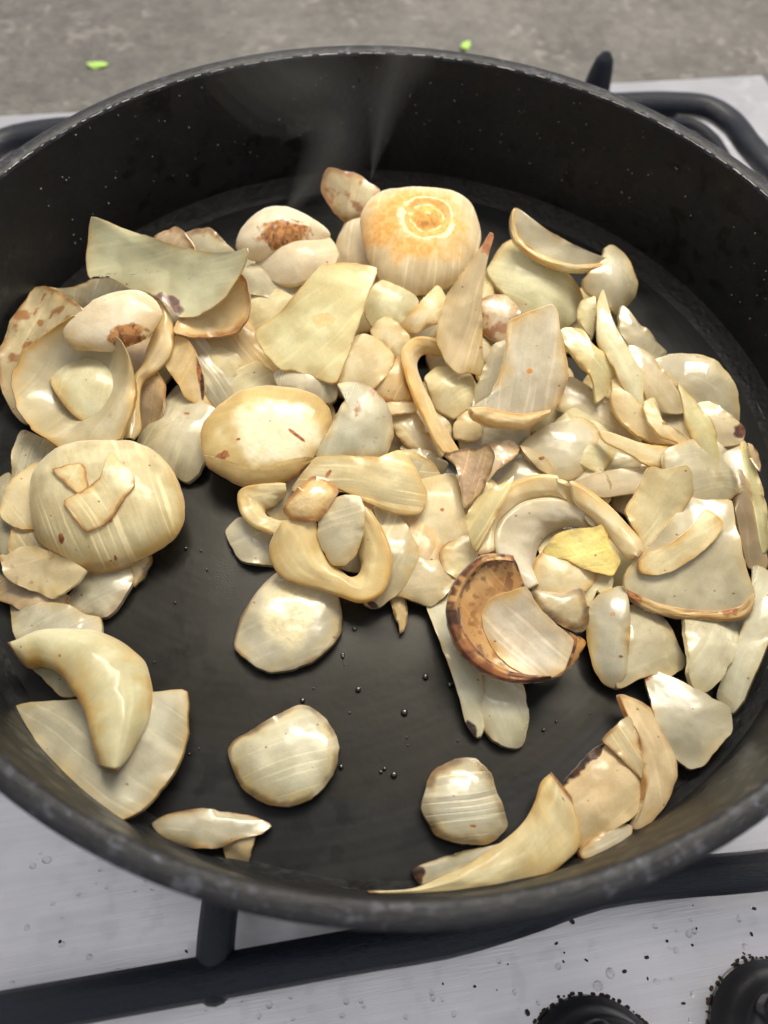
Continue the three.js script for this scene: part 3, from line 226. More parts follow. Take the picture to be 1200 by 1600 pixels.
  {"k":"P","name":"onion_petal","label":"grey gem-shaped translucent onion plate below the big fan-shaped slab","t":3,"col":"gw","edge":["gold",0.6,0.5],"o":[87.3,9.0,72.9],"n":[0.1388,0.9879,0.0691],"R":[31.2,35.1,20],"c":[1.6,1.3],"p":[-5.9,13.1,2.0,14.7,7.8,13.0,11.2,6.3,13.4,1.8,15.7,-1.3,13.6,-4.2,6.9,-8.2,1.6,-8.4,-3.0,-10.5,-6.2,-12.4,-8.8,-13.1,-9.2,-8.3,-7.9,3.4],"vein":[0.15,25.0]},
  {"k":"P","name":"onion_petal","label":"big fan-shaped onion slab with a thick golden-brown lower edge","t":3.6,"col":"gw","edge":["gold",0.7,0.5],"o":[102.7,17.0,46.9],"n":[-0.0664,0.949,0.3083],"R":[-156.0,70.2,0],"c":[0.0,0.7],"p":[-0.8,23.6,5.1,23.5,13.3,23.8,13.9,13.5,15.8,1.4,17.7,-5.0,18.8,-7.8,17.5,-13.1,15.5,-15.5,8.9,-16.7,1.0,-16.7,-6.0,-16.6,-13.1,-15.5,-18.7,-13.3,-21.4,-11.9,-22.8,-6.4,-21.0,-2.1,-16.3,3.7,-8.8,13.1],"vein":[0.15,62.0]},
  {"k":"R","name":"browned_edge","label":"","t":3,"col":"y","bulge":0.6,"brown":0.55,"edge":["brown",0.9,0.8],"parent":50,"o":[0,0,0],"a":[[-22.0,-2.5,8.9],[-18.3,-3.4,10.1],[-13.4,-4.3,11.5],[-6.2,-4.9,12.8],[0.8,-4.8,13.2],[8.7,-3.8,13.1],[14.6,-2.0,11.5],[18.2,0.4,7.8]],"b":[[-21.5,-3.8,11.4],[-18.7,-4.7,12.7],[-13.1,-5.9,14.5],[-5.9,-6.5,15.6],[1.1,-6.3,15.8],[9.0,-5.5,16.0],[15.6,-4.0,15.2],[17.7,-2.2,12.9]],"vein":[0.2,0]},
  {"k":"O","name":"raised_fold","label":"","t":2.4,"col":"pale","edge":["gold",0.9,0.9],"parent":50,"off":2.2,"c":[-4.2,6.3],"p":[-16.3,3.1,-13.9,3.9,-6.7,7.6,-0.5,13.8,3.1,18.7,4.6,19.0,7.1,17.2,8.9,14.5,6.3,9.9,0.3,3.9,-5.6,-0.8,-11.4,-3.6,-17.4,-3.6,-18.6,-0.1],"vein":[0.25,38.6]},
  {"k":"P","name":"onion_petal","label":"upright pale onion flap with a notched top leaning over the fan-shaped slab","t":2.4,"col":"pale","wet":1,"edge":["gold",0.7,0.7],"o":[91.6,22.0,27.4],"n":[-0.077,0.8803,0.4681],"R":[-46.8,31.2,55],"c":[-0.1,-0.3],"p":[-4.3,11.8,-1.1,11.6,1.7,11.7,6.7,13.5,8.6,11.3,10.3,4.6,7.3,-2.8,3.7,-9.8,-0.5,-15.0,-4.6,-16.8,-6.7,-10.7,-10.7,-3.4,-7.9,2.6],"vein":[0.35,60.5]},
  {"k":"P","name":"onion_petal","label":"long tan onion strip lying crosswise behind the notched flap","t":2.6,"col":"rose2","edge":["gold",0.7,0.5],"o":[96.2,14.0,13.6],"n":[0.0,0.9511,0.309],"R":[117.0,17.2,6],"c":[1.1,0.5],"p":[-29.6,-1.4,-19.2,3.2,-4.7,6.2,2.4,6.8,11.4,6.5,19.4,5.2,26.3,3.4,32.7,2.8,29.3,-0.1,22.4,-3.3,11.4,-4.0,-0.4,-4.2,-9.2,-4.3,-20.2,-6.2],"vein":[0.3,8.7]},
  {"k":"P","name":"onion_petal","label":"smooth pale onion petal hanging below the fan-shaped slab toward the right wall","t":2.8,"col":"gr2","edge":["gold",0.5,0.4],"o":[107.3,11.1,71.8],"n":[0.139,0.9889,0.0518],"R":[46.8,26.5,60],"c":[1.9,1.6],"p":[-6.2,10.0,2.8,10.9,18.4,15.4,9.0,0.7,3.4,-8.8,-2.1,-13.9,-6.3,-12.6,-7.5,-8.4,-7.5,-2.7,-7.5,3.4],"vein":[0.3,56.5]},
  {"k":"P","name":"onion_petal","label":"long white onion band curving up the right pan wall","t":3,"col":"gr2","edge":["gold",0.6,0.4],"o":[119.4,12.2,69.2],"n":[-0.4991,0.8644,0.0604],"R":[70.2,31.2,65],"c":[0.4,1.9],"p":[3.2,27.7,6.9,26.0,9.6,20.9,8.1,7.7,5.1,0.0,1.6,-7.3,-3.9,-17.4,-8.1,-21.5,-11.3,-17.6,-11.7,-15.9,-8.7,-9.5,-3.9,-0.6,-0.8,7.7,2.7,15.9],"vein":[0.35,61.5]},
  {"k":"R","name":"onion_ring","label":"broad cream onion arch enclosing a white inner arch and a shiny yellow flap","t":3,"col":"cream","bulge":2.5,"endbrown":0.35,"edge":["gold",0.7,0.5],"o":[61.6,12.0,34.2],"a":[[-29.1,3.0,14.8],[-28.4,4.0,5.7],[-24.5,6.0,-3.3],[-19.0,8.0,-10.1],[-12.0,9.0,-13.3],[-4.9,10.0,-13.6],[2.9,10.0,-11.2],[10.5,10.0,-6.1],[17.4,9.0,-0.0],[22.9,8.0,5.7],[24.1,7.0,9.0],[21.6,6.0,12.7]],"b":[[-22.7,0.0,10.3],[-22.7,0.0,2.2],[-19.0,0.0,-4.8],[-11.6,0.0,-10.3],[-2.6,0.0,-12.0],[5.2,1.0,-9.6],[9.7,2.0,-4.0],[12.0,3.0,0.4],[14.3,4.0,4.8],[16.5,5.0,8.7],[18.6,5.5,11.5],[20.9,6.0,12.6]],"vein":[0.15,0]},
  {"k":"R","name":"onion_ring","label":"glossy white inner onion arch curling around the shiny yellow flap","t":2.6,"col":"ww","bulge":2.5,"edge":["none",0.5,0.2],"o":[54.9,7.0,39.1],"a":[[-6.0,7.0,19.5],[-10.2,8.0,15.3],[-14.6,9.0,10.4],[-17.0,10.0,4.9],[-16.1,10.0,-1.6],[-10.4,10.0,-8.7],[-3.8,10.0,-12.3],[4.2,10.0,-13.5],[11.6,9.0,-10.7],[16.7,9.0,-4.9]],"b":[[-2.6,3.0,16.5],[-3.0,2.0,11.4],[-2.7,1.0,6.9],[-1.6,0.0,2.3],[0.3,0.0,-2.0],[3.4,0.0,-5.5],[6.9,1.0,-7.1],[11.1,2.0,-7.6],[15.2,3.0,-7.2],[18.6,4.0,-6.2]],"vein":[0.3,0]},
  {"k":"P","name":"onion_petal","label":"shiny bright yellow onion flap inside the white arch","t":1.6,"col":"yellow","wet":1,"rough":1,"op":0.5,"edge":["gold",0.6,0.5],"o":[67.1,17.0,44.1],"n":[0.0,0.9272,0.3746],"R":[46.8,-54.6,20],"c":[0.2,0.0],"p":[-13.1,-1.4,-8.9,4.6,-2.8,6.5,2.2,7.3,4.7,8.3,7.1,5.4,8.6,1.2,11.4,-2.5,9.4,-7.3,4.8,-7.2,1.4,-6.5,-5.6,-3.7,-11.0,-3.2],"vein":[0.6,14.9]},
  {"k":"P","name":"onion_petal","label":"cream onion lobe spilling out below the shiny yellow flap","t":2.8,"col":"cream","edge":["gold",0.8,0.8],"o":[59.6,14.0,52.8],"n":[0.0,0.9703,0.2419],"R":[21.8,20.3,20],"c":[0.6,0.5],"p":[-8.5,3.8,-4.7,8.5,2.2,7.5,9.6,4.8,12.4,0.9,8.9,-3.4,4.5,-6.0,0.0,-7.6,-4.5,-6.7,-8.6,-4.2],"vein":[0.15,34.4]},
  {"k":"P","name":"onion_scrap","label":"small pale onion tongue to the right of the cream lobe","t":2.2,"col":"pale","edge":["gold",0.5,0.4],"o":[72.5,11.0,53.4],"n":[0.0,0.9848,0.1736],"R":[15.6,23.4,0],"c":[0.3,0.3],"p":[-1.0,3.6,4.3,5.8,4.9,3.6,4.0,-2.0,1.0,-2.9,-1.4,-1.5,-3.6,-5.8,-2.5,-7.8,-4.3,-5.8,-5.1,-2.4]},
  {"k":"P","name":"onion_petal","label":"pointed yellow onion leaf leaning against the cream arch","t":1.8,"col":"yg","wet":1,"edge":["gold",0.8,0.8],"o":[33.6,22.0,36.1],"n":[-0.1264,0.899,0.4192],"R":[46.8,23.4,60],"c":[0.0,0.1],"p":[8.1,12.8,5.6,10.7,0.2,7.2,-4.3,2.6,-6.3,-3.2,-4.5,-8.7,-2.1,-12.8,1.2,-5.5,4.2,1.1,6.8,7.7],"vein":[0.6,64.7]},
  {"k":"P","name":"onion_petal","label":"large smooth cream onion sheet standing behind the fanned onion layers","t":3,"col":"cream","edge":["gold",0.7,0.5],"o":[20.6,9.6,39.7],"n":[0.0,0.9703,0.2419],"R":[39.0,93.6,0],"c":[0.1,1.1],"p":[-8.6,20.4,3.2,23.4,5.4,15.7,7.6,6.5,10.2,0.8,13.2,-6.2,10.8,-9.8,5.5,-17.9,-3.0,-19.4,-6.9,-15.4,-9.4,-1.0,-9.5,10.5],"vein":[0.12,83.7],"spots":[[-0.5,9.4,0.6,0.6,0,"brown"],[2.3,-3.2,0.5,0.4,0,"brown"]]},
  {"k":"P","name":"onion_scrap","label":"crumpled caramel onion scrap with dark brown veined edges","t":2,"col":"caramel","wet":1,"rough":1,"edge":["char",0.9,0.8],"o":[29.3,19.0,18.3],"n":[0.0,0.9272,0.3746],"R":[-31.2,10.9,75],"c":[0.0,-0.1],"p":[-9.3,5.5,-5.1,7.2,1.2,7.8,4.4,9.2,6.8,5.6,6.4,0.6,4.6,-4.1,3.2,-8.3,0.2,-11.2,-2.1,-13.3,-3.8,-5.2,-5.5,1.6],"vein":[0.7,79.4]},
  {"k":"P","name":"onion_petal","label":"dull tan onion strip behind the crumpled caramel scrap","t":2.4,"col":"rose","edge":["brown",0.8,0.6],"o":[39.0,12.0,8.1],"n":[0.0,0.9703,0.2419],"R":[23.4,46.8,40],"c":[0.4,0.7],"p":[-3.4,4.6,4.4,8.5,7.8,6.8,7.0,2.8,0.8,-3.2,-3.3,-8.7,-5.1,-12.6,-5.1,-5.4],"vein":[0.3,45.7]},
  {"k":"P","name":"onion_petal","label":"oval translucent grey onion petal with a small golden fold on its lower corner","t":2.4,"col":"gw","edge":["gold",0.9,0.7],"o":[62.1,15.0,2.7],"n":[-0.1005,0.9564,0.2742],"R":[28.1,28.1,20],"c":[0.5,1.1],"p":[-13.4,2.8,-6.1,8.4,4.7,13.3,11.0,12.0,13.0,7.6,11.5,-0.2,7.9,-7.7,2.1,-11.3,-2.5,-10.8,-7.1,-7.1,-12.8,-3.4,-14.9,0.3],"vein":[0.12,24.4]},
  {"k":"O","name":"folded_corner","label":"","t":1.6,"col":"tan2","edge":["gold",0.5,0.7],"parent":66,"off":1.2,"c":[-8.5,-5.0],"p":[-14.9,0.5,-11.8,-0.7,-6.6,-4.2,-4.6,-6.5,-2.3,-10.3,-5.5,-9.7,-9.4,-6.4,-13.2,-2.9],"spots":[[-7.6,-4.4,1,0.6,20,"brown"]]},
  {"k":"P","name":"onion_petal","label":"dim grey-tan onion sheet behind the oval grey petal","t":2.4,"col":"w","edge":["brown",0.7,0.4],"o":[79.8,11.0,3.6],"n":[0.0,0.9703,0.2419],"R":[46.8,46.8,0],"c":[0.4,0.4],"p":[-4.9,11.6,0.3,7.5,8.1,2.9,15.8,1.2,8.1,-4.0,-3.5,-6.0,-11.5,-8.6,-7.4,-1.5],"vein":[0.3,25.9]},
  {"k":"D","name":"half_onion","label":"big honey-topped half onion with a dimpled root end resting on top of the heap","t":3,"col":"cream","dimple":1,"edge":["none",0.5,0.1],"o":[5.2,29.0,-81.9],"n":[0.0,0.9703,0.2419],"H":11,"c":[0.0,0.0],"p":[-24.0,8.6,-20.7,15.5,-15.9,19.5,-3.2,22.4,12.3,21.9,19.9,16.5,23.6,4.7,22.6,-6.9,15.9,-17.6,5.6,-23.9,-4.7,-25.5,-13.3,-21.0,-19.6,-11.0,-23.2,0.2],"vein":[0.7,85.2],"spots":[[-2.4,1.6,19,15,0,"honey"],[1.2,3.4,5.5,5.5,0,"amber"]]},
  {"k":"P","name":"onion_petal","label":"rosy cream onion layers pressed against the left side of the honey-topped half onion","t":3,"col":"pink","edge":["gold",0.8,0.4],"o":[-19.8,22.0,-84.6],"n":[-0.3133,0.8607,0.4013],"R":[31.2,18.7,80],"c":[-1.4,1.9],"p":[-7.6,13.1,-1.4,17.8,5.8,6.9,8.5,-6.8,5.1,-10.4,-8.9,-7.8,-10.7,-0.0],"vein":[0.5,86.5]},
  {"k":"P","name":"onion_scrap","label":"brown glassy onion fragment rising above the heap behind the honey-topped half onion","t":2,"col":"tan","brown":0.35,"edge":["brown",1.6,0.7],"o":[-25.1,31.0,-102.4],"n":[0.0,0.7431,0.6691],"R":[23.4,-23.4,70],"c":[0.2,-0.1],"p":[-8.5,8.7,-3.2,8.4,1.2,8.5,7.9,5.1,12.3,2.0,9.8,-5.6,0.8,-10.9,-6.9,-5.5,-10.6,-0.3,-10.4,4.6],"vein":[0.5,84.1]},
  {"k":"D","name":"onion_heart","label":"two-lobed white onion heart with a scorched brown patch on its upper lobe","t":3,"col":"pink2","edge":["none",0.5,0.2],"o":[-50.0,27.0,-79.7],"n":[0.0,0.9397,0.342],"H":9,"c":[-0.0,-0.3],"p":[-16.4,-7.4,-15.8,-1.1,-11.7,5.5,-6.0,10.0,1.9,11.1,8.4,9.0,16.0,5.2,19.5,1.5,15.2,-4.0,4.1,-8.9,-5.3,-11.7,-11.5,-11.3],"vein":[0.15,26.0],"spots":[[2.7,-3.3,9.5,5.0,10,"toast"]]},
  {"k":"P","name":"onion_petal","label":"smooth white onion lobe under the scorched two-lobed heart","t":4,"col":"pink2","edge":["gold",0.5,0.3],"o":[-41.0,29.0,-65.1],"n":[0.0316,0.9059,0.4224],"R":[20.3,15.6,8],"c":[-0.2,1.9],"p":[-17.6,0.5,-13.2,3.4,-5.6,8.4,4.1,14.0,10.4,13.1,14.8,6.0,12.6,-0.6,4.6,-6.7,-3.1,-9.2,-11.2,-7.3,-15.8,-3.4],"vein":[0.15,26.6]},
  {"k":"P","name":"onion_petal","label":"wide yellow-green onion flap spread over the middle of the heap","t":2.4,"col":"yg2","edge":["gold",0.8,0.6],"o":[-29.0,30.0,-32.8],"n":[0.0,0.8988,0.4384],"R":[93.6,-70.2,50],"c":[0.3,0.3],"p":[-0.9,21.0,5.4,22.8,11.9,23.6,18.7,22.9,16.9,13.4,14.6,3.2,12.3,-7.4,10.5,-14.3,8.7,-21.0,6.4,-22.2,-0.4,-19.8,-9.0,-17.6,-12.7,-17.8,-19.3,-12.0,-22.6,-5.7,-18.4,-1.5,-12.3,4.6,-6.6,12.6],"vein":[0.3,45.7],"spots":[[1.3,1.2,4,2.8,10,"toast3"]]},
  {"k":"P","name":"onion_petal","label":"pale round onion petal left of the yellow-green flap","t":2.6,"col":"pale","edge":["gold",0.5,0.3],"o":[-52.4,18.0,-48.0],"n":[-0.1613,0.915,0.3697],"R":[21.8,21.8,0],"c":[-0.8,0.9],"p":[-10.0,5.4,-2.0,9.5,5.3,8.6,9.9,5.8,6.7,-1.5,-1.7,-8.7,-4.7,-12.4,-7.0,-5.2],"vein":[0.3,24.2]},
  {"k":"P","name":"onion_petal","label":"dim grey onion sheet under the smooth white lobe","t":2.2,"col":"gw","edge":["gold",0.5,0.3],"o":[-52.1,21.0,-58.5],"n":[0.0,0.9272,0.3746],"R":[39.0,39.0,0],"c":[-0.4,0.5],"p":[-11.8,3.9,-6.6,8.9,4.8,2.8,13.5,1.7,9.0,-5.5,-0.5,-5.0,-8.7,-3.6],"vein":[0.3,27.4]},
  {"k":"P","name":"onion_petal","label":"cream onion disc tucked under the right edge of the yellow-green flap","t":2.6,"col":"cream","edge":["gold",0.6,0.5],"o":[-11.5,24.0,-20.7],"n":[0.0797,0.9106,0.4054],"R":[31.2,28.1,0],"c":[0.1,0.6],"p":[-6.9,6.8,-3.1,10.6,1.0,10.8,7.0,8.5,10.8,4.3,8.4,-3.3,3.9,-8.9,-2.2,-9.0,-8.8,-7.5,-9.5,-0.3],"vein":[0.2,37.3]},
  {"k":"P","name":"onion_petal","label":"small cream onion fin above the cream disc","t":2.4,"col":"cream","edge":["gold",0.5,0.5],"o":[-2.2,22.0,-35.6],"n":[0.077,0.8803,0.4681],"R":[18.7,23.4,0],"c":[0.0,0.3],"p":[-8.0,2.4,-3.4,7.7,1.8,5.9,6.7,0.4,5.8,-6.0,3.9,-7.9,0.2,-5.5,-5.2,-1.4],"vein":[0.2,46.0]},
  {"k":"P","name":"onion_petal","label":"pale green onion lobe directly below the honey-topped half onion","t":3,"col":"gr","edge":["gold",0.5,0.3],"o":[-4.5,25.0,-49.8],"n":[0.0,0.9063,0.4226],"R":[20.3,20.3,0],"c":[0.0,0.9],"p":[-10.4,1.0,-5.0,8.4,-0.9,10.8,10.0,4.7,10.4,0.2,5.7,-6.7,-0.3,-6.6,-6.1,-8.3],"vein":[0.3,66.1]},
  {"k":"P","name":"onion_petal","label":"cream folded onion wedge with a golden crease beside the long amber leaf","t":2.4,"col":"cream","edge":["gold",1.0,0.8],"o":[9.9,27.0,-45.3],"n":[0.077,0.8803,0.4681],"R":[17.2,31.2,45],"c":[0.4,0.8],"p":[-9.2,-5.5,-4.2,1.1,3.5,11.7,6.9,7.3,6.3,-1.9,0.6,-5.1,-3.2,-7.7],"vein":[0.2,50.8]},
  {"k":"P","name":"onion_petal","label":"long amber translucent onion leaf with a reddish pointed tip leaning on the honey-topped half onion","t":1.8,"col":"amber2","wet":1,"edge":["gold",0.8,0.8],"o":[24.0,31.0,-40.8],"n":[0.0444,0.8472,0.5294],"R":[-93.6,18.7,75],"c":[0.0,-0.7],"p":[5.4,29.4,7.1,28.5,6.2,23.2,5.5,14.5,5.4,5.5,6.4,-3.5,7.8,-13.2,9.4,-18.0,7.4,-20.4,3.1,-19.9,-1.1,-21.1,-5.9,-16.7,-9.5,-9.6,-9.6,-3.1,-7.5,6.6,-2.9,15.2,2.8,24.2],"vein":[0.7,77.1],"spots":[[5.7,27.2,1.8,6.0,-20,"red"]]},
  {"k":"R","name":"onion_ring","label":"golden onion hoop standing on edge below the long amber leaf","t":2.4,"col":"y","bulge":1,"edge":["gold2",0.7,0.8],"o":[13.2,13.0,-16.4],"a":[[5.1,7.0,-19.5],[-1.5,9.0,-20.2],[-6.7,11.0,-17.8],[-10.2,12.0,-11.8],[-9.3,12.0,-2.1],[-6.2,11.0,7.7],[-2.4,9.0,14.8],[2.1,7.0,23.2],[5.8,5.0,27.9]],"b":[[7.2,0.0,-18.7],[1.2,1.0,-19.3],[-3.1,3.0,-17.5],[-5.2,5.0,-10.9],[-2.9,6.0,-1.4],[0.5,6.0,6.1],[4.3,5.0,13.3],[8.6,4.0,20.4],[12.7,2.0,25.9]],"vein":[0.4,0]},
  {"k":"P","name":"onion_petal","label":"small pale onion twist inside the golden hoop","t":2.6,"col":"pale","edge":["gold",0.5,0.4],"o":[21.0,16.0,-18.1],"n":[0.0819,0.9365,0.3409],"R":[14.0,17.2,30],"c":[0.5,1.1],"p":[-9.2,4.8,-5.6,10.0,0.1,10.0,3.2,6.4,8.4,8.6,9.9,3.3,8.1,-4.1,2.4,-9.4,-4.0,-7.0,-6.7,-2.0],"vein":[0.3,38.4]},
  {"k":"P","name":"onion_scrap","label":"small cream onion knob between the golden hoop and the big wet panel","t":3,"col":"cream","edge":["gold",0.6,0.6],"o":[28.2,14.0,-3.7],"n":[0.0,0.9511,0.309],"R":[10.9,10.9,0],"c":[0.2,0.6],"p":[-4.7,1.6,0.4,7.0,4.9,3.3,4.6,-2.7,0.6,-4.6,-4.6,-3.6]},
  {"k":"P","name":"onion_petal","label":"big glossy white onion panel with a small orange dot and a toasted lower lip","t":3.2,"col":"ww","wet":1,"edge":["gold",1.0,0.85],"o":[46.8,29.0,-18.1],"n":[0.0579,0.8276,0.5583],"R":[-39.0,156.0,5],"c":[-0.3,-0.3],"p":[-8.2,16.7,-3.4,20.6,3.1,23.3,6.5,24.6,8.5,22.4,10.1,15.3,12.2,7.0,13.3,-0.7,12.3,-7.3,9.0,-13.6,5.1,-16.4,3.0,-19.0,-5.1,-20.1,-13.6,-19.7,-19.4,-17.0,-20.2,-13.9,-14.5,-12.2,-10.2,-3.3,-8.5,5.8],"vein":[0.45,87.4],"spots":[[0.6,0.8,1.1,0.9,0,"orange"]]},
  {"k":"R","name":"curled_lip","label":"","t":3.0,"col":"cream","bulge":1.6,"edge":["gold",0.7,0.8],"parent":85,"o":[0,0,0],"a":[[-19.6,-1.7,16.4],[-14.1,-3.5,13.9],[-6.3,-6.3,12.9],[-0.1,-7.4,12.3],[5.3,-6.8,11.4],[9.1,-5.8,10.6]],"b":[[-19.0,-3.6,18.4],[-13.4,-7.7,18.6],[-5.0,-10.4,17.3],[2.4,-10.6,15.9],[5.4,-9.0,13.9],[9.1,-6.8,11.9]],"vein":[0.1,0]},
  {"k":"P","name":"onion_petal","label":"hazy white onion flap half hidden behind the big glossy panel","t":2.4,"col":"gw","edge":["gold",0.5,0.3],"o":[36.1,22.0,-22.9],"n":[-0.1538,0.8724,0.4639],"R":[70.2,39.0,70],"c":[-0.0,0.2],"p":[-4.3,-1.4,-1.5,9.6,3.8,12.5,6.2,6.8,4.3,-1.5,0.1,-9.9,-5.4,-12.0,-6.4,-5.8],"vein":[0.3,79.8]},
  {"k":"P","name":"onion_scrap","label":"dark purple-brown cooked onion scrap in the gap beside the long amber leaf","t":2.4,"col":"rose","brown":0.4,"edge":["purple",1.8,0.9],"o":[38.5,18.0,-54.2],"n":[0.0,0.9063,0.4226],"R":[19.5,31.2,0],"c":[0.2,0.7],"p":[-7.5,6.9,-3.1,9.9,3.0,10.5,8.1,4.0,7.2,-3.1,4.5,-10.0,-1.8,-8.7,-6.8,-4.3],"vein":[0.6,65.1]},
  {"k":"P","name":"onion_petal","label":"large smooth pale green onion dome behind the big glossy panel","t":3,"col":"pgreen","edge":["gold",0.9,0.6],"o":[52.1,24.0,-67.3],"n":[0.0632,0.9045,0.4218],"R":[26.5,26.5,-30],"c":[1.2,2.2],"p":[-17.9,8.3,-12.5,19.3,-7.7,22.2,-1.1,15.4,10.2,10.1,18.5,4.4,22.3,-0.6,20.0,-7.5,15.7,-12.6,12.7,-13.9,7.7,-12.5,3.9,-11.9,-5.0,-11.5,-11.1,-4.0,-17.5,4.3],"vein":[0.25,-21.2]},
  {"k":"P","name":"onion_wedge","label":"thick wedge-shaped onion slice with a golden wet cut edge at the back of the heap","t":4.0,"col":"gw","wet":1,"edge":["gold",1.0,0.6],"o":[56.8,34.0,-78.0],"n":[0.0,0.7431,0.6691],"R":[46.8,-39.0,-25],"c":[0.6,-0.0],"p":[-17.1,7.5,-16.6,12.7,-15.2,13.8,-11.5,11.5,-3.3,6.2,5.1,2.5,14.5,-0.3,26.4,-2.7,23.6,-5.1,17.4,-7.4,8.2,-8.7,-0.3,-7.5,-8.7,-4.0,-14.9,1.1],"vein":[0.15,-23.3]},
  {"k":"R","name":"cut_edge","label":"","t":3,"col":"pale","bulge":0.8,"wet":1,"edge":["gold",0.7,0.8],"parent":90,"o":[0,0,0],"a":[[-16.1,6.6,-12.0],[-15.5,3.4,-7.2],[-13.1,1.1,-2.4],[-7.6,-0.4,1.5],[0.1,-2.2,4.1],[8.5,-3.9,4.1],[16.9,-4.8,2.1],[25.3,-5.2,-0.9]],"b":[[-17.1,5.5,-11.2],[-17.1,2.8,-7.2],[-14.9,0.1,-1.3],[-8.6,-1.9,3.9],[-0.3,-4.1,6.7],[8.2,-6.1,6.5],[17.4,-7.2,3.6],[23.6,-6.9,0.7]],"vein":[0.1,0]},
  {"k":"P","name":"onion_petal","label":"curled grey-white onion petal at the back right of the heap","t":2.6,"col":"gw","wet":1,"edge":["gold",0.8,0.6],"o":[81.7,27.0,-70.2],"n":[0.151,0.8561,0.4943],"R":[18.7,15.6,40],"c":[1.7,1.6],"p":[-4.0,8.0,-1.4,14.9,2.9,17.5,6.2,13.8,8.8,6.7,12.4,1.9,12.1,-2.9,9.0,-7.6,4.5,-11.9,-3.2,-7.9,-9.2,-3.8,-10.7,0.2,-7.5,4.3],"vein":[0.12,62.4]},
  {"k":"P","name":"onion_petal","label":"long pale green blade-shaped onion leaf on the right of the heap","t":2.0,"col":"gr","wet":1,"edge":["gold",0.5,0.5],"o":[80.4,29.0,-31.0],"n":[-0.1292,0.9194,0.3715],"R":[117.0,17.2,-60],"c":[-0.2,1.2],"p":[-8.4,17.2,-7.7,22.6,-6.0,26.4,-4.8,22.1,-2.9,14.2,0.9,5.5,5.5,-2.0,9.4,-8.5,9.1,-13.8,10.1,-19.6,5.5,-17.2,1.6,-11.5,-1.7,-4.6,-4.7,-0.1,-7.7,4.9],"vein":[0.3,-61.2]},
  {"k":"P","name":"onion_petal","label":"twisted yellow onion shred left of the pale green blade","t":2.2,"col":"yg2","wet":1,"edge":["gold",0.7,0.5],"o":[70.6,27.0,-28.6],"n":[0.0647,0.9252,0.3738],"R":[46.8,23.4,-50],"c":[0.3,0.6],"p":[-10.8,11.3,-8.5,12.4,-2.9,12.1,-0.0,6.7,5.5,3.2,11.3,-1.3,9.1,-4.9,7.3,-10.5,3.3,-14.5,1.5,-8.7,-1.3,-3.9,-5.8,0.9,-9.7,5.6],"vein":[0.5,-45.5]},
  {"k":"P","name":"onion_scrap","label":"thin pale curled onion shaving above the twisted yellow shred","t":1.8,"col":"gr","edge":["gold",0.4,0.4],"o":[70.5,27.0,-50.6],"n":[-0.0797,0.9106,0.4054],"R":[23.4,7.8,70],"c":[0.1,0.4],"p":[-3.4,-0.8,-2.4,5.1,2.3,7.5,2.9,3.5,2.5,-1.3,2.3,-7.1,-0.2,-6.1]},
  {"k":"P","name":"onion_petal","label":"cream onion sliver running down from under the pale green blade","t":2.6,"col":"cream","edge":["gold",0.5,0.5],"o":[89.2,21.0,-9.1],"n":[0.0,0.9397,0.342],"R":[46.8,18.7,-40],"c":[0.6,0.5],"p":[-9.7,18.2,-5.3,11.1,-1.2,5.6,3.2,2.2,9.5,-1.5,18.7,-5.7,14.7,-8.1,5.9,-8.2,-0.8,-6.4,-6.7,-1.7,-10.1,5.2],"vein":[0.25,-38.3]},
  {"k":"P","name":"onion_scrap","label":"small pointed cream onion leaf standing on the cream sliver","t":2,"col":"cream","edge":["gold",0.6,0.6],"o":[95.1,24.0,-5.0],"n":[-0.0647,0.9252,0.3738],"R":[18.7,31.2,-40],"c":[0.4,0.3],"p":[-6.0,7.6,-2.6,9.6,-1.5,5.4,0.9,0.2,11.0,-4.2,7.3,-6.2,0.3,-4.3,-4.7,0.5],"vein":[0.2,-36.8]},
  {"k":"P","name":"onion_petal","label":"narrow grey onion wedge at the very back of the right side of the heap","t":2.6,"col":"gw","edge":["gold",0.5,0.3],"o":[92.3,20.0,-48.5],"n":[0.1538,0.8724,0.4639],"R":[39.0,31.2,-40],"c":[0.7,0.2],"p":[-6.1,12.3,-0.8,6.5,6.4,-0.1,13.3,-3.5,7.5,-7.6,-1.5,-5.8,-7.7,1.4],"vein":[0.15,-30.3]},
  {"k":"P","name":"onion_petal","label":"tan onion sheet lying between the pale green blade and the pointed leaf","t":2.6,"col":"tan2","edge":["gold",0.6,0.4],"o":[96.4,19.0,-27.8],"n":[0.0809,0.9241,0.3734],"R":[39.0,31.2,-50],"c":[0.7,0.5],"p":[-8.6,14.3,-2.8,12.0,3.9,4.4,14.5,-7.7,7.6,-10.4,-1.7,-7.9,-5.3,-1.4,-9.7,8.0],"vein":[0.25,-45.7]},
  {"k":"P","name":"onion_petal","label":"broad curved grey onion shell rising up the right pan wall","t":2.8,"col":"gw","wet":1,"edge":["pale",1.4,0.6],"o":[114.1,20.0,-28.7],"n":[-0.1578,0.895,0.4173],"R":[26.5,23.4,-30],"c":[0.5,0.8],"p":[-16.5,9.0,-11.1,12.1,-2.0,11.4,4.5,9.4,9.8,4.2,13.2,-2.3,14.9,-12.5,8.9,-12.3,2.3,-8.6,-5.2,-5.3,-9.6,-0.7],"vein":[0.2,-27.7]},
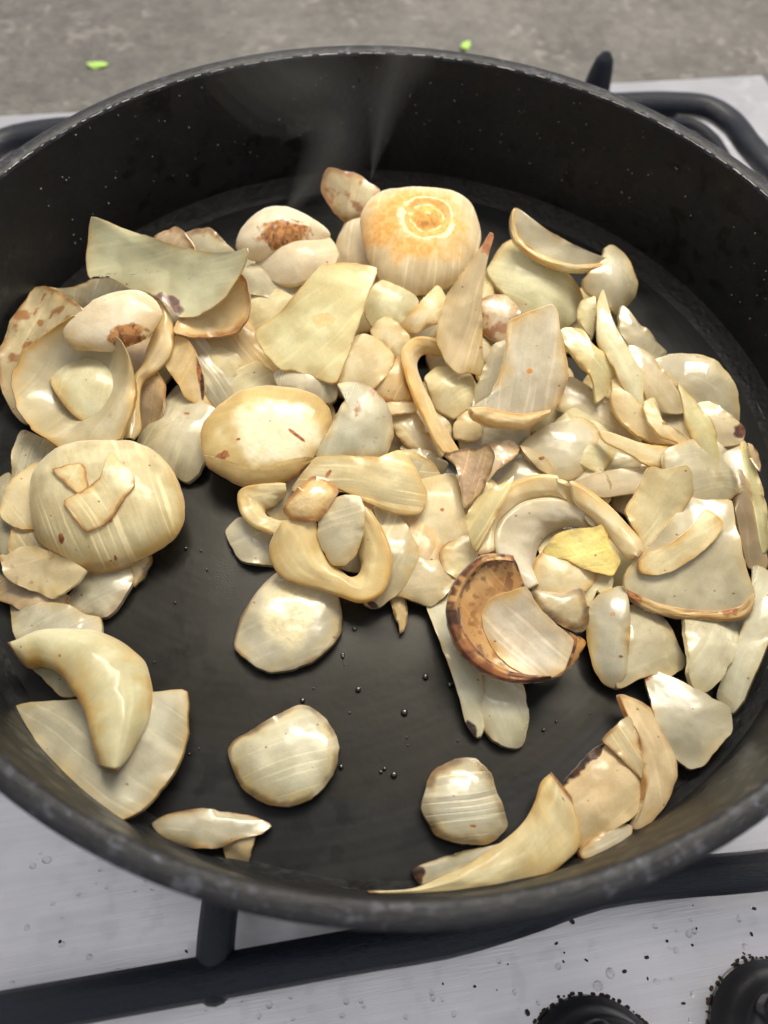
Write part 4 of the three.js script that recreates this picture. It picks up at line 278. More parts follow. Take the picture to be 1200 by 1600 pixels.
  {"k":"P","name":"onion_petal","label":"pointed green-yellow onion leaf at the right of the heap","t":2,"col":"gr3","edge":["gold",0.6,0.5],"o":[109.5,22.0,-4.0],"n":[-0.1613,0.915,0.3697],"R":[70.2,20.3,-70],"c":[0.1,0.5],"p":[-8.0,19.2,-5.5,15.7,-0.1,8.8,4.1,2.3,6.1,-7.0,6.7,-14.9,2.7,-13.8,-1.2,-4.7,-4.8,2.5,-6.4,11.0],"vein":[0.4,-65.0]},
  {"k":"P","name":"onion_petal","label":"shiny cream onion piece with a purple tip beside the right pan wall","t":2.8,"col":"tan2","wet":1,"edge":["gold",0.6,0.4],"o":[119.1,16.0,-13.8],"n":[-0.1635,0.9271,0.3374],"R":[23.4,15.6,-35],"c":[0.2,0.8],"p":[-9.6,13.2,-3.2,9.0,2.2,4.8,8.1,0.6,10.3,-2.1,8.4,-6.8,4.1,-8.3,-0.2,-8.1,-4.2,-1.0,-9.4,8.3],"vein":[0.2,-34.5],"spots":[[8.9,-2.0,2.6,3.5,-50,"purple"]]},
  {"k":"P","name":"onion_petal","label":"slim white onion sliver lying almost level in front of the right-hand leaves","t":2.6,"col":"cream","edge":["gold",0.9,0.7],"o":[93.4,20.0,5.0],"n":[0.0,0.9272,0.3746],"R":[93.6,18.7,-12],"c":[0.6,0.2],"p":[-19.3,6.8,-15.4,6.1,-6.4,3.4,3.6,2.5,13.4,2.1,20.6,0.8,15.6,-3.1,4.0,-4.7,-3.1,-4.2,-10.4,-0.4,-17.4,2.8],"vein":[0.25,-7.4]},
  {"k":"P","name":"onion_petal","label":"large dim tan onion sheet buried behind the slim white sliver","t":2.6,"col":"tan2","edge":["brown",0.6,0.4],"o":[76.0,14.0,-14.6],"n":[0.0,0.9511,0.309],"R":[46.8,46.8,0],"c":[0.3,0.6],"p":[-14.1,3.1,-10.4,15.2,-2.5,10.1,5.8,4.3,15.9,-5.1,16.4,-11.0,3.4,-9.9,-0.8,-4.3,-9.7,-1.7],"vein":[0.35,-26.0]},
  {"k":"P","name":"onion_petal","label":"brown translucent onion band against the right pan wall","t":2.2,"col":"caramel2","edge":["brown",0.8,0.5],"o":[126.0,11.1,15.9],"n":[-0.4122,0.884,0.2204],"R":[70.2,31.2,-75],"c":[-0.3,2.6],"p":[-8.8,25.3,1.0,26.0,1.7,14.8,2.9,4.0,4.7,-7.9,7.1,-20.9,5.8,-23.9,0.7,-23.3,-1.2,-14.1,-3.1,-0.5,-5.6,11.6],"vein":[0.4,-79.0]},
  {"k":"P","name":"onion_petal","label":"slender green onion blade standing upright against the right pan wall","t":2,"col":"gr3","edge":["gold",0.6,0.5],"o":[124.9,22.0,20.9],"n":[-0.637,0.7592,0.1339],"R":[93.6,15.6,-75],"c":[-0.3,1.3],"p":[-4.1,21.7,-2.6,21.8,-0.7,14.6,1.4,5.0,2.6,-5.7,1.9,-16.6,-0.1,-18.9,-0.8,-7.7,-2.0,5.5,-3.5,15.1],"vein":[0.4,-81.4]},
  {"k":"P","name":"onion_scrap","label":"brown glassy onion skin scrap stuck to the right pan wall","t":0.8,"col":"caramel2","wet":1,"edge":["brown",0.6,0.6],"o":[124.6,26.0,7.4],"n":[-0.7612,0.6387,0.1126],"R":[31.2,11.7,-60],"c":[-0.1,0.3],"p":[-2.3,5.9,-0.7,4.7,1.2,0.2,1.8,-3.6,1.1,-5.6,-0.3,-2.7,-1.7,1.7]},
  {"k":"D","name":"half_onion","label":"oval golden half onion with a pale worn top and a cracked brown seam","t":3,"col":"ochre2","edge":["gold",1.5,0.5],"o":[-43.6,16.0,9.0],"n":[0.0,0.9703,0.2419],"H":7,"c":[0.1,0.3],"p":[-22.2,-1.2,-21.7,2.8,-18.0,8.8,-11.3,15.1,-1.7,18.3,8.2,18.4,16.1,16.4,21.2,11.6,22.6,5.3,20.9,-0.5,17.8,-6.3,14.6,-11.4,9.3,-16.5,2.8,-18.4,-5.2,-19.0,-13.0,-16.0,-17.8,-13.5,-20.8,-8.3],"vein":[0.15,16.5],"spots":[[4.1,-0.7,17,10.5,-3,"palepatch"],[-13.6,-11.5,3.6,1.6,35,"brown"],[-0.7,-15.5,12,0.35,-3,"brown"],[11.9,-11.2,8,0.3,15,"brown"],[-7.9,-4.8,0.9,0.5,20,"brown"],[11.7,-1.2,3.0,0.6,-30,"brown"]]},
  {"k":"O","name":"outer_layer","label":"","t":1.5,"col":"ochre2","edge":["brown",0.45,0.9],"parent":108,"off":0.5,"c":[-1.2,-14.8],"p":[-19.7,-10.0,-15.2,-11.8,-10.5,-12.8,-5.8,-15.0,0.8,-15.5,7.8,-12.7,14.6,-9.4,19.3,-6.2,17.3,-8.8,14.6,-11.5,9.3,-16.7,2.9,-18.6,-5.2,-19.2,-13.0,-16.2,-17.8,-13.7],"vein":[0.2,14.7]},
  {"k":"P","name":"onion_petal","label":"upright greenish-white onion petal rising beside the oval golden half onion","t":2.8,"col":"gr2","brown":0.05,"edge":["brown",0.7,0.7],"o":[-11.0,24.0,8.1],"n":[0.0,0.9135,0.4067],"R":[31.2,15.6,70],"c":[-0.3,1.0],"p":[-9.3,17.1,-1.5,16.8,4.8,13.6,9.9,7.9,11.9,0.7,10.9,-6.0,7.6,-10.2,-1.9,-11.4,-11.0,-11.0,-14.4,-8.9,-10.3,-0.7,-5.4,10.4],"vein":[0.3,77.7]},
  {"k":"P","name":"onion_petal","label":"fan-shaped onion petal with fine white ribs below the upright greenish petal","t":2.6,"col":"pale","edge":["gold",0.7,0.7],"o":[-5.2,22.0,27.6],"n":[0.0,0.9511,0.309],"R":[35.1,28.1,-15],"c":[-0.3,0.9],"p":[-26.7,-3.5,-22.0,4.4,-17.9,8.1,-7.6,8.2,1.1,8.2,8.1,12.0,11.1,11.1,15.9,4.7,19.1,-0.7,19.1,-5.2,17.0,-8.8,9.8,-9.6,1.8,-7.8,-4.9,-5.3,-12.3,-2.7],"vein":[0.9,-6.4],"spots":[[-14.2,2.1,1.4,0.7,60,"brown"]]},
  {"k":"P","name":"onion_scrap","label":"blistered golden onion curl with brown edges sitting on the onion ring","t":2.2,"col":"y","wet":1,"rough":1,"edge":["brown",1.3,0.9],"o":[-23.7,23.0,37.7],"n":[0.0,0.9613,0.2756],"R":[18.7,15.6,35],"c":[-0.1,0.5],"p":[-8.9,-3.1,-5.8,2.2,-0.9,8.0,3.4,8.3,7.3,5.9,8.2,3.2,5.7,-0.8,3.4,-5.5,-2.0,-6.7,-6.3,-6.2],"vein":[0.2,37.6]},
  {"k":"R","name":"onion_ring","label":"wide yellowish onion ring curled open around a grey inner plate","t":2.6,"col":"yg3","bulge":2.0,"edge":["gold",0.8,0.8],"o":[-12.9,9.0,50.7],"a":[[-22.7,3.0,-6.1],[-23.8,2.0,-0.1],[-20.2,1.0,7.6],[-13.8,1.0,11.0],[-5.3,1.0,12.5],[1.9,2.0,14.5],[8.8,3.0,16.1],[14.1,4.0,13.3],[16.4,5.0,6.8],[16.5,6.0,-0.4],[13.8,7.0,-6.7],[9.8,8.0,-12.3],[5.4,9.0,-17.8]],"b":[[-13.3,10.0,-10.5],[-9.6,9.0,-9.0],[-7.8,7.0,-4.6],[-5.9,5.0,0.4],[-2.7,3.0,4.0],[0.9,1.0,5.2],[4.2,0.0,6.5],[6.5,0.0,5.4],[7.1,0.0,1.8],[5.9,1.0,-1.1],[4.8,2.0,-6.9],[4.5,4.0,-12.3],[4.4,6.0,-17.4]],"vein":[0.3,0]},
  {"k":"P","name":"onion_petal","label":"grey translucent onion plate standing inside the wide yellowish ring","t":2.2,"col":"gw","edge":["gold",0.6,0.8],"o":[-12.8,19.0,45.4],"n":[-0.0656,0.9377,0.3413],"R":[39.0,46.8,0],"c":[-0.1,0.3],"p":[-7.6,2.5,-2.8,10.6,4.1,11.7,6.3,7.8,6.8,-0.0,5.3,-6.5,2.2,-11.2,-2.5,-11.1,-5.9,-6.9,-7.8,-1.8],"vein":[0.4,24.9]},
  {"k":"P","name":"onion_petal","label":"greyish onion layer with a toasted tip right of the wide yellowish ring","t":2.6,"col":"ochre3","edge":["gold",0.8,0.7],"o":[4.8,12.0,50.5],"n":[0.0677,0.9681,0.2414],"R":[34.3,23.4,60],"c":[0.1,1.3],"p":[-7.8,18.4,-2.0,18.5,3.2,12.5,8.1,4.3,8.6,-2.2,4.8,-9.1,-1.7,-15.1,-4.3,-16.3,-8.4,-15.3,-5.6,-11.3,-3.5,-4.3,-4.4,6.6],"vein":[0.6,70.2],"spots":[[-5.1,-15.6,2.2,1.0,-20,"char"]]},
  {"k":"P","name":"onion_petal","label":"peach-tinted onion layer fanned out next to the large smooth cream sheet","t":2.6,"col":"peach","edge":["gold",0.8,0.6],"o":[14.6,10.0,46.7],"n":[0.0853,0.9746,0.2072],"R":[34.3,23.4,60],"c":[0.1,1.1],"p":[-11.5,14.3,-5.9,15.6,-0.5,12.8,4.4,7.5,8.3,-0.2,8.5,-5.9,4.4,-11.4,0.9,-12.6,-5.0,-11.8,-3.5,-5.4,-3.3,0.5,-6.5,8.1],"vein":[0.6,69.7]},
  {"k":"R","name":"onion_ring","label":"small tan onion hoop left of the wide yellowish ring","t":2.4,"col":"pale","bulge":1.5,"edge":["gold",0.7,0.7],"o":[-38.6,8.0,36.2],"a":[[4.6,6.0,-9.2],[-5.4,6.0,-7.8],[-10.7,5.0,-5.7],[-10.6,4.0,-1.9],[-6.7,4.0,4.4],[-1.0,4.0,7.7],[4.1,4.0,8.9],[9.8,5.0,7.0]],"b":[[3.9,0.0,-7.3],[1.0,0.0,-3.3],[-1.4,0.0,-1.8],[-1.5,0.0,-0.2],[-0.5,1.0,1.4],[1.5,1.0,2.0],[3.9,2.0,3.0],[9.1,3.0,2.9]],"vein":[0.3,0]},
  {"k":"P","name":"onion_petal","label":"flat grey onion plate lying on the pan floor beside the wide yellowish ring","t":2.8,"col":"wg","edge":["gold",0.5,0.5],"o":[-42.5,5.0,45.1],"n":[0.0,0.9962,0.0872],"R":[46.8,39.0,20],"c":[-0.3,0.6],"p":[-10.6,3.8,-7.1,8.2,-1.3,9.6,6.7,5.3,9.0,-0.8,8.4,-7.2,-0.1,-7.8,-4.7,-6.2,-8.3,-1.8],"vein":[0.35,22.1]},
  {"k":"P","name":"onion_scrap","label":"orange ribbed onion bit between the cream disc and the golden hoop","t":2.4,"col":"y","edge":["brown",1.2,0.9],"o":[0.4,20.0,-15.8],"n":[0.0,0.9272,0.3746],"R":[18.7,18.7,0],"c":[0.0,0.7],"p":[-7.7,-3.0,-3.4,4.7,0.2,11.5,2.8,10.2,4.2,1.0,6.9,-5.8,-0.0,-6.7],"vein":[0.9,66.7]},
  {"k":"P","name":"onion_scrap","label":"white onion shred under the orange ribbed bit","t":2.2,"col":"cream","edge":["brown",0.5,0.5],"o":[2.4,17.0,-7.2],"n":[0.0,0.9511,0.309],"R":[23.4,12.5,0],"c":[0.0,0.2],"p":[-5.0,1.6,4.6,2.6,6.0,-0.3,-1.3,-2.3,-5.2,-1.7],"vein":[0.3,6.2]},
  {"k":"P","name":"onion_petal","label":"amber onion curve under the lower end of the golden hoop","t":2.6,"col":"tan2","edge":["brown",0.7,0.6],"o":[8.6,14.0,1.1],"n":[0.0,0.9613,0.2756],"R":[18.7,18.7,-40],"c":[-0.2,0.9],"p":[-9.8,8.1,-0.6,8.9,4.5,1.4,10.7,-5.8,7.6,-7.2,-1.9,-4.8,-6.1,-0.2],"vein":[0.3,-34.6]},
  {"k":"P","name":"onion_petal","label":"dim grey onion lobe in the hollow behind the ribbed fan","t":2.6,"col":"gw","edge":["brown",0.4,0.3],"o":[12.7,11.0,11.2],"n":[0.0,0.9703,0.2419],"R":[20.3,15.6,0],"c":[-0.1,0.6],"p":[-8.3,6.5,-2.2,6.4,4.1,3.0,8.9,1.5,6.2,-4.2,0.2,-6.0,-6.3,-0.6],"vein":[0.3,7.0]},
  {"k":"P","name":"onion_petal","label":"greyish onion lobe in the gap under the yellow-green flap","t":2.8,"col":"gw","edge":["gold",0.4,0.2],"o":[-31.1,19.0,-13.1],"n":[0.0,0.9397,0.342],"R":[23.4,15.6,0],"c":[-0.5,0.7],"p":[-13.0,4.4,-6.5,6.9,2.9,4.6,9.6,3.1,10.2,-4.3,4.0,-6.2,-2.8,-2.9,-10.5,-1.2],"vein":[0.4,86.9]},
  {"k":"P","name":"onion_scrap","label":"pale yellow onion scrap buried beneath the pointed yellow onion leaf","t":2.4,"col":"pale","filler":1,"edge":["gold",0.8084402396048853,0.6],"o":[30.8,10.5,26.2],"n":[0.1677,0.979,0.116],"R":[35.1,27.3,81.5],"c":[1.0,1.5],"p":[-7.0,-8.5,-10.7,-2.3,-9.6,7.0,-0.5,14.4,9.3,11.6,14.9,4.2,7.7,-5.6,0.8,-13.3],"vein":[0.5904642894616854,105.9]},
  {"k":"P","name":"onion_scrap","label":"whitish onion scrap buried beneath the long tan onion strip","t":2.4,"col":"w","filler":1,"edge":["gold",0.8897679783523272,0.6],"o":[110.4,19.6,9.7],"n":[0.2766,0.9552,0.1053],"R":[35.1,39.0,34.6],"c":[6.4,4.5],"p":[-13.9,5.2,-2.7,11.8,15.1,19.9,30.0,19.4,21.1,3.5,9.0,-9.9,-5.0,-11.2,-13.1,-5.3],"vein":[0.3005703641987763,20.2]},
  {"k":"P","name":"onion_scrap","label":"tan onion scrap buried beneath the pale green onion lobe","t":2.4,"col":"tan2","filler":1,"edge":["brown",1.0776456184647232,0.6],"o":[-18.4,11.7,-65.0],"n":[-0.1934,0.9123,0.3609],"R":[35.1,27.3,0.2],"c":[-1.5,2.7],"p":[-0.4,-15.1,-11.2,-9.7,-14.6,3.1,-13.9,20.1,-0.5,18.0,9.5,12.6,13.8,0.5,9.8,-10.2],"vein":[0.3381373614190224,116.4]},
  {"k":"P","name":"onion_scrap","label":"tan onion scrap buried beneath the amber onion curve","t":2.4,"col":"tan2","filler":1,"edge":["gold",0.6288142868710512,0.6],"o":[9.3,8.5,-1.8],"n":[-0.2136,0.9274,0.307],"R":[35.1,39.0,40.0],"c":[-0.7,0.8],"p":[-14.9,6.7,-6.2,10.7,3.0,11.0,11.9,5.6,11.8,-4.1,5.4,-11.8,-4.6,-7.8,-13.5,-3.0],"vein":[0.4768335263737156,33.1]},
  {"k":"P","name":"onion_scrap","label":"pale yellow onion scrap buried beneath the dim grey onion lobe","t":2.4,"col":"pale","filler":1,"edge":["gold",0.7989562928840361,0.6],"o":[6.8,8.3,16.9],"n":[-0.0335,0.9009,0.4326],"R":[-39.0,27.3,17.9],"c":[-0.1,0.1],"p":[-13.2,-2.8,-9.4,6.3,-0.4,10.0,7.5,7.1,12.1,1.7,11.4,-5.6,3.2,-8.2,-5.5,-8.5],"vein":[0.69004759816664,178.4]},
  {"k":"P","name":"onion_scrap","label":"tan onion scrap buried beneath the long white crinkled onion flap","t":2.4,"col":"tan2","filler":1,"edge":["gold",0.8840319467211263,0.6],"o":[-54.9,7.9,9.0],"n":[-0.1329,0.9571,0.2576],"R":[35.1,27.3,82.9],"c":[-1.2,0.7],"p":[-13.9,-1.5,-13.8,7.3,-3.4,8.3,5.8,9.9,13.1,3.4,8.7,-5.0,1.7,-8.4,-7.4,-8.5],"vein":[0.6022104352271089,78.1]},
  {"k":"P","name":"onion_scrap","label":"tan onion scrap buried beneath the pale round onion petal","t":2.4,"col":"tan2","filler":1,"edge":["gold",0.8608622116597711,0.6],"o":[-54.5,10.9,-47.3],"n":[0.3036,0.951,0.0576],"R":[23.4,39.0,16.2],"c":[0.5,3.3],"p":[-5.8,-11.5,-8.5,-4.2,-9.8,7.5,-0.8,20.4,6.6,17.7,9.6,9.4,10.8,-2.6,2.1,-12.4],"vein":[0.5394094414830723,98.9]},
  {"k":"P","name":"onion_scrap","label":"pale yellow onion scrap buried beneath the large dim tan onion sheet","t":2.4,"col":"pale","filler":1,"edge":["gold",0.7449058632282919,0.6],"o":[85.8,8.8,-29.3],"n":[-0.2049,0.9771,0.0565],"R":[23.4,39.0,29.0],"c":[1.0,3.5],"p":[1.7,17.1,13.5,18.5,12.9,-0.5,5.8,-10.1,-2.8,-14.1,-8.9,-6.2,-13.6,3.8,-7.9,13.9],"vein":[0.4679882381517261,16.0]},
  {"k":"P","name":"onion_scrap","label":"pale yellow onion scrap buried beneath the ochre ribbed onion flap","t":2.4,"col":"pale","filler":1,"edge":["gold",0.9310783536774399,0.6],"o":[-54.7,9.8,-13.8],"n":[-0.2076,0.8819,0.4233],"R":[35.1,39.0,22.5],"c":[-1.3,0.5],"p":[-17.4,3.2,-8.4,9.0,2.1,12.2,11.6,5.9,11.7,-3.5,6.3,-10.6,-3.1,-9.6,-12.7,-6.1],"vein":[0.695407911176046,30.2]},
  {"k":"P","name":"onion_scrap","label":"greyish onion scrap buried beneath the shiny bright yellow onion flap","t":2.4,"col":"gw","filler":1,"edge":["gold",0.998920112473132,0.6],"o":[62.4,7.2,40.2],"n":[-0.1307,0.9877,0.0859],"R":[-39.0,27.3,33.0],"c":[-0.3,0.2],"p":[8.9,3.3,9.2,-2.9,2.8,-6.7,-6.1,-10.1,-7.5,-1.9,-9.1,6.1,-1.4,8.6,4.7,7.6],"vein":[0.5348120201178342,122.0]},
  {"k":"P","name":"onion_scrap","label":"pale green onion scrap buried beneath the pinkish white onion lump","t":2.4,"col":"pgreen","filler":1,"edge":["gold",1.1783307708145316,0.6],"o":[-121.1,11.5,-33.3],"n":[0.2356,0.969,0.0749],"R":[-39.0,39.0,79.0],"c":[-0.3,-0.5],"p":[9.5,9.3,12.3,1.0,6.5,-9.5,-1.2,-15.4,-8.4,-10.3,-13.6,0.2,-7.4,8.2,1.7,13.3],"vein":[0.6457984310298104,98.3]},
  {"k":"P","name":"onion_scrap","label":"whitish onion scrap buried beneath the cream folded onion wedge","t":2.4,"col":"w","filler":1,"edge":["gold",0.6940157299188738,0.6],"o":[6.7,11.9,-51.6],"n":[0.0098,0.9043,0.4268],"R":[35.1,27.3,22.6],"c":[0.3,1.1],"p":[-9.7,-13.6,-12.6,-3.6,-9.3,5.6,-2.8,12.8,5.4,13.7,13.6,9.4,11.7,-3.7,1.0,-9.2],"vein":[0.6089973698676195,57.8]},
  {"k":"P","name":"onion_scrap","label":"greyish onion scrap buried beneath the cream onion disc","t":2.4,"col":"gw","filler":1,"edge":["brown",0.8705935797388762,0.6],"o":[-17.5,11.3,-27.3],"n":[0.0446,0.9808,0.19],"R":[39.0,23.4,72.5],"c":[-0.2,1.5],"p":[12.5,3.0,9.8,-6.6,0.3,-10.3,-8.2,-7.4,-11.9,0.7,-9.6,9.5,-1.3,15.0,6.6,8.7],"vein":[0.30037920199062706,173.0]},
  {"k":"P","name":"onion_scrap","label":"whitish onion scrap buried beneath the broad cream onion arch","t":2.4,"col":"w","filler":1,"edge":["gold",0.622151908461673,0.6],"o":[69.6,9.2,15.4],"n":[-0.1288,0.929,0.3471],"R":[-39.0,39.0,21.2],"c":[-0.2,0.1],"p":[9.7,1.9,9.2,-4.8,1.6,-9.9,-5.9,-5.6,-12.8,-0.9,-7.3,6.3,-0.5,9.1,6.3,7.4],"vein":[0.497910779120148,140.8]},
  {"k":"P","name":"onion_scrap","label":"greyish onion scrap buried beneath the small tan onion hoop","t":2.4,"col":"gw","filler":1,"edge":["gold",0.9179761676847438,0.6],"o":[-36.1,9.1,25.5],"n":[0.1342,0.9018,0.4108],"R":[-39.0,39.0,33.7],"c":[-0.0,0.1],"p":[-11.5,8.7,-1.6,12.0,8.4,7.6,10.9,-1.0,9.9,-9.1,1.0,-12.7,-6.6,-7.3,-10.9,-0.9],"vein":[0.39640716932890285,119.7]},
  {"k":"P","name":"onion_scrap","label":"greyish onion scrap buried beneath the small cream onion knob","t":2.4,"col":"gw","filler":1,"edge":["gold",0.9074472236100359,0.6],"o":[37.0,9.7,-3.9],"n":[0.0285,0.9398,0.3406],"R":[35.1,39.0,22.7],"c":[0.5,1.0],"p":[3.0,-14.0,-7.3,-13.0,-11.3,-2.5,-12.1,10.1,-2.3,16.7,8.0,12.7,15.1,3.1,11.0,-8.2],"vein":[0.30700856466781407,160.7]},
  {"k":"P","name":"onion_scrap","label":"tan onion scrap buried beneath the grey translucent onion plate","t":2.4,"col":"tan2","filler":1,"edge":["gold",0.9918915660507601,0.6],"o":[-8.9,8.2,42.1],"n":[0.1354,0.9469,0.2915],"R":[23.4,39.0,14.5],"c":[0.2,0.6],"p":[2.8,-11.2,-5.8,-10.1,-8.8,-2.0,-8.4,5.4,-3.7,13.7,5.9,11.6,7.9,2.2,10.8,-6.5],"vein":[0.35413500524690167,86.0]},
  {"k":"P","name":"onion_scrap","label":"tan onion scrap buried beneath the long tan onion strip","t":2.4,"col":"tan2","filler":1,"edge":["brown",0.8705759231263102,0.6],"o":[93.9,10.4,11.2],"n":[-0.2686,0.9496,0.1618],"R":[35.1,39.0,31.8],"c":[0.4,1.4],"p":[-13.1,-8.1,-11.8,1.7,-5.0,10.9,6.7,15.7,14.9,10.6,10.7,-0.3,6.4,-8.4,-4.0,-12.8],"vein":[0.6317400557814931,81.0]},
  {"k":"P","name":"onion_scrap","label":"pale green onion scrap buried beneath the large dim tan onion sheet","t":2.4,"col":"pgreen","filler":1,"edge":["gold",0.8623646694394872,0.6],"o":[70.4,15.3,-2.8],"n":[0.0936,0.9923,0.0808],"R":[23.4,39.0,17.9],"c":[3.0,4.3],"p":[-13.9,-4.6,-10.9,5.2,-2.0,13.8,15.5,24.7,16.2,10.6,12.9,-1.5,5.3,-12.7,-4.9,-9.3],"vein":[0.3474213039252416,-177.0]},
  {"k":"P","name":"onion_scrap","label":"pale yellow onion scrap buried beneath the hazy white onion flap","t":2.4,"col":"pale","filler":1,"edge":["gold",1.1730623624431047,0.6],"o":[41.6,7.8,-37.5],"n":[0.1659,0.9753,0.1459],"R":[-39.0,27.3,70.0],"c":[-0.2,-0.6],"p":[-3.8,-16.9,-8.8,-10.3,-10.1,1.0,-6.0,11.7,1.8,10.2,9.9,9.8,11.9,0.8,4.8,-8.3],"vein":[0.45008437900647486,30.9]},
  {"k":"P","name":"onion_scrap","label":"tan onion scrap buried beneath the fan-shaped onion petal","t":2.4,"col":"tan2","filler":1,"edge":["gold",1.077320876545638,0.6],"o":[-16.7,7.7,14.5],"n":[0.2152,0.9271,0.3069],"R":[-39.0,39.0,47.8],"c":[-0.1,-0.1],"p":[12.9,2.5,9.6,-4.5,0.2,-9.1,-10.0,-8.7,-11.3,-1.6,-10.8,5.5,-1.9,7.9,8.1,8.7],"vein":[0.21181542772133627,80.6]},
  {"k":"P","name":"onion_scrap","label":"tan onion scrap buried beneath the golden onion cup","t":2.4,"col":"tan2","filler":1,"edge":["brown",0.6560715885353587,0.6],"o":[-85.9,16.0,-43.2],"n":[-0.175,0.9735,0.1474],"R":[-39.0,27.3,28.0],"c":[-2.4,4.0],"p":[-9.6,-14.1,-11.9,-1.7,-20.0,23.3,-1.2,18.1,12.6,8.4,15.9,-0.3,9.1,-7.0,0.2,-13.7],"vein":[0.5149443571629687,41.5]},
  {"k":"P","name":"onion_scrap","label":"cream onion scrap buried beneath the wide yellow-green onion flap","t":2.4,"col":"cream","filler":1,"edge":["gold",1.082238973010631,0.6],"o":[-32.5,9.1,-49.9],"n":[-0.2233,0.9141,0.3383],"R":[-39.0,39.0,61.9],"c":[-0.8,0.4],"p":[13.3,-1.5,7.6,-5.8,0.0,-8.8,-9.3,-4.9,-12.5,2.9,-10.5,10.0,1.4,6.6,9.9,4.1],"vein":[0.3734768777117079,57.8]},
  {"k":"P","name":"onion_scrap","label":"pale yellow onion scrap buried beneath the large smooth pale green onion dome","t":2.4,"col":"pale","filler":1,"edge":["gold",1.1221595193133227,0.6],"o":[68.0,9.8,-64.6],"n":[-0.0847,0.9359,0.342],"R":[35.1,27.3,2.0],"c":[0.5,1.9],"p":[-12.3,-6.2,-9.9,3.9,-5.0,15.6,7.2,16.9,11.6,6.8,11.8,-1.0,8.3,-9.4,-2.8,-12.8],"vein":[0.6218657730121697,135.3]},
  {"k":"P","name":"onion_scrap","label":"tan onion scrap buried beneath the small pointed cream onion leaf","t":2.4,"col":"tan2","filler":1,"edge":["gold",1.0979387798316256,0.6],"o":[105.3,8.3,-18.5],"n":[-0.0065,0.9714,0.2372],"R":[35.1,27.3,88.1],"c":[1.3,1.5],"p":[-3.5,-10.4,-10.0,-6.6,-12.1,2.1,-7.4,12.0,2.3,13.4,12.7,11.4,14.6,-0.5,6.6,-11.2],"vein":[0.21878453602729264,99.7]},
  {"k":"P","name":"onion_scrap","label":"cream onion scrap buried beneath the wide greyish translucent onion shell","t":2.4,"col":"cream","filler":1,"edge":["gold",1.045995119279477,0.6],"o":[-118.2,9.6,38.4],"n":[0.056,0.9946,0.0876],"R":[39.0,23.4,78.0],"c":[-1.1,1.4],"p":[-3.3,16.3,6.0,10.0,10.2,-0.4,6.1,-9.5,-1.5,-11.3,-9.5,-7.3,-12.0,2.5,-8.9,9.7],"vein":[0.21724235976801343,139.0]},
  {"k":"P","name":"onion_scrap","label":"pale yellow onion scrap buried beneath the small pale onion twist","t":2.4,"col":"pale","filler":1,"edge":["brown",0.6758674654163723,0.6],"o":[22.1,9.0,-19.3],"n":[-0.0396,0.9802,0.1939],"R":[23.4,27.3,27.7],"c":[0.1,2.7],"p":[0.6,-14.3,-6.9,-8.0,-13.1,2.6,-7.0,14.4,2.2,20.2,8.6,11.4,12.0,1.8,8.8,-8.6],"vein":[0.5150864428398296,45.5]},
  {"k":"P","name":"onion_scrap","label":"tan onion scrap buried beneath the long amber translucent onion leaf","t":2.4,"col":"tan2","filler":1,"edge":["brown",1.1143969219842278,0.6],"o":[26.1,13.8,-46.2],"n":[0.0339,0.9945,0.0992],"R":[27.3,23.4,77.8],"c":[2.1,7.4],"p":[-9.5,-15.6,-14.3,-5.2,-9.3,6.6,-0.4,29.2,11.6,29.9,17.1,17.0,11.6,-4.3,1.3,-11.3],"vein":[0.6324700945740636,24.9]},
  {"k":"P","name":"onion_scrap","label":"greyish onion scrap buried beneath the dull tan onion strip","t":2.4,"col":"gw","filler":1,"edge":["brown",1.106291775594686,0.6],"o":[46.8,7.9,11.6],"n":[-0.2808,0.9578,0.0618],"R":[39.0,23.4,89.9],"c":[-0.4,1.5],"p":[10.7,-0.5,6.1,-6.7,-0.4,-11.7,-8.0,-6.4,-10.2,2.3,-9.0,13.5,1.2,10.4,9.5,8.8],"vein":[0.38186397956492835,72.4]},
  {"k":"P","name":"onion_scrap","label":"whitish onion scrap buried beneath the wide greyish translucent onion shell","t":2.4,"col":"w","filler":1,"edge":["brown",0.8040470129402831,0.6],"o":[-100.0,8.6,25.8],"n":[0.0584,0.9957,0.0713],"R":[35.1,27.3,70.1],"c":[-0.9,1.3],"p":[8.2,-5.8,2.9,-9.8,-5.5,-8.5,-14.9,0.3,-9.8,7.3,-4.2,12.5,6.1,10.7,11.7,1.5],"vein":[0.2532043059158317,-174.4]},
  {"k":"P","name":"onion_scrap","label":"whitish onion scrap buried beneath the pinkish white onion lump","t":2.4,"col":"w","filler":1,"edge":["gold",0.7551788975311137,0.6],"o":[-107.8,12.0,-57.9],"n":[0.0947,0.9601,0.2632],"R":[39.0,23.4,71.7],"c":[-1.2,1.9],"p":[-12.7,8.2,-6.8,15.8,6.4,11.5,11.5,1.9,11.7,-5.9,4.9,-10.4,-4.3,-9.7,-15.0,-1.1],"vein":[0.30380326663121876,148.0]},
  {"k":"P","name":"onion_scrap","label":"cream onion scrap buried beneath the greyish onion lobe","t":2.4,"col":"cream","filler":1,"edge":["brown",0.7350563883755099,0.6],"o":[-31.4,8.5,-6.1],"n":[0.1058,0.9805,0.1655],"R":[-39.0,39.0,3.3],"c":[-0.1,0.8],"p":[6.5,-12.1,-2.7,-10.6,-9.4,-5.0,-11.1,5.4,-4.1,13.4,4.7,12.6,9.7,3.6,9.9,-4.4],"vein":[0.6499546992957825,137.2]},
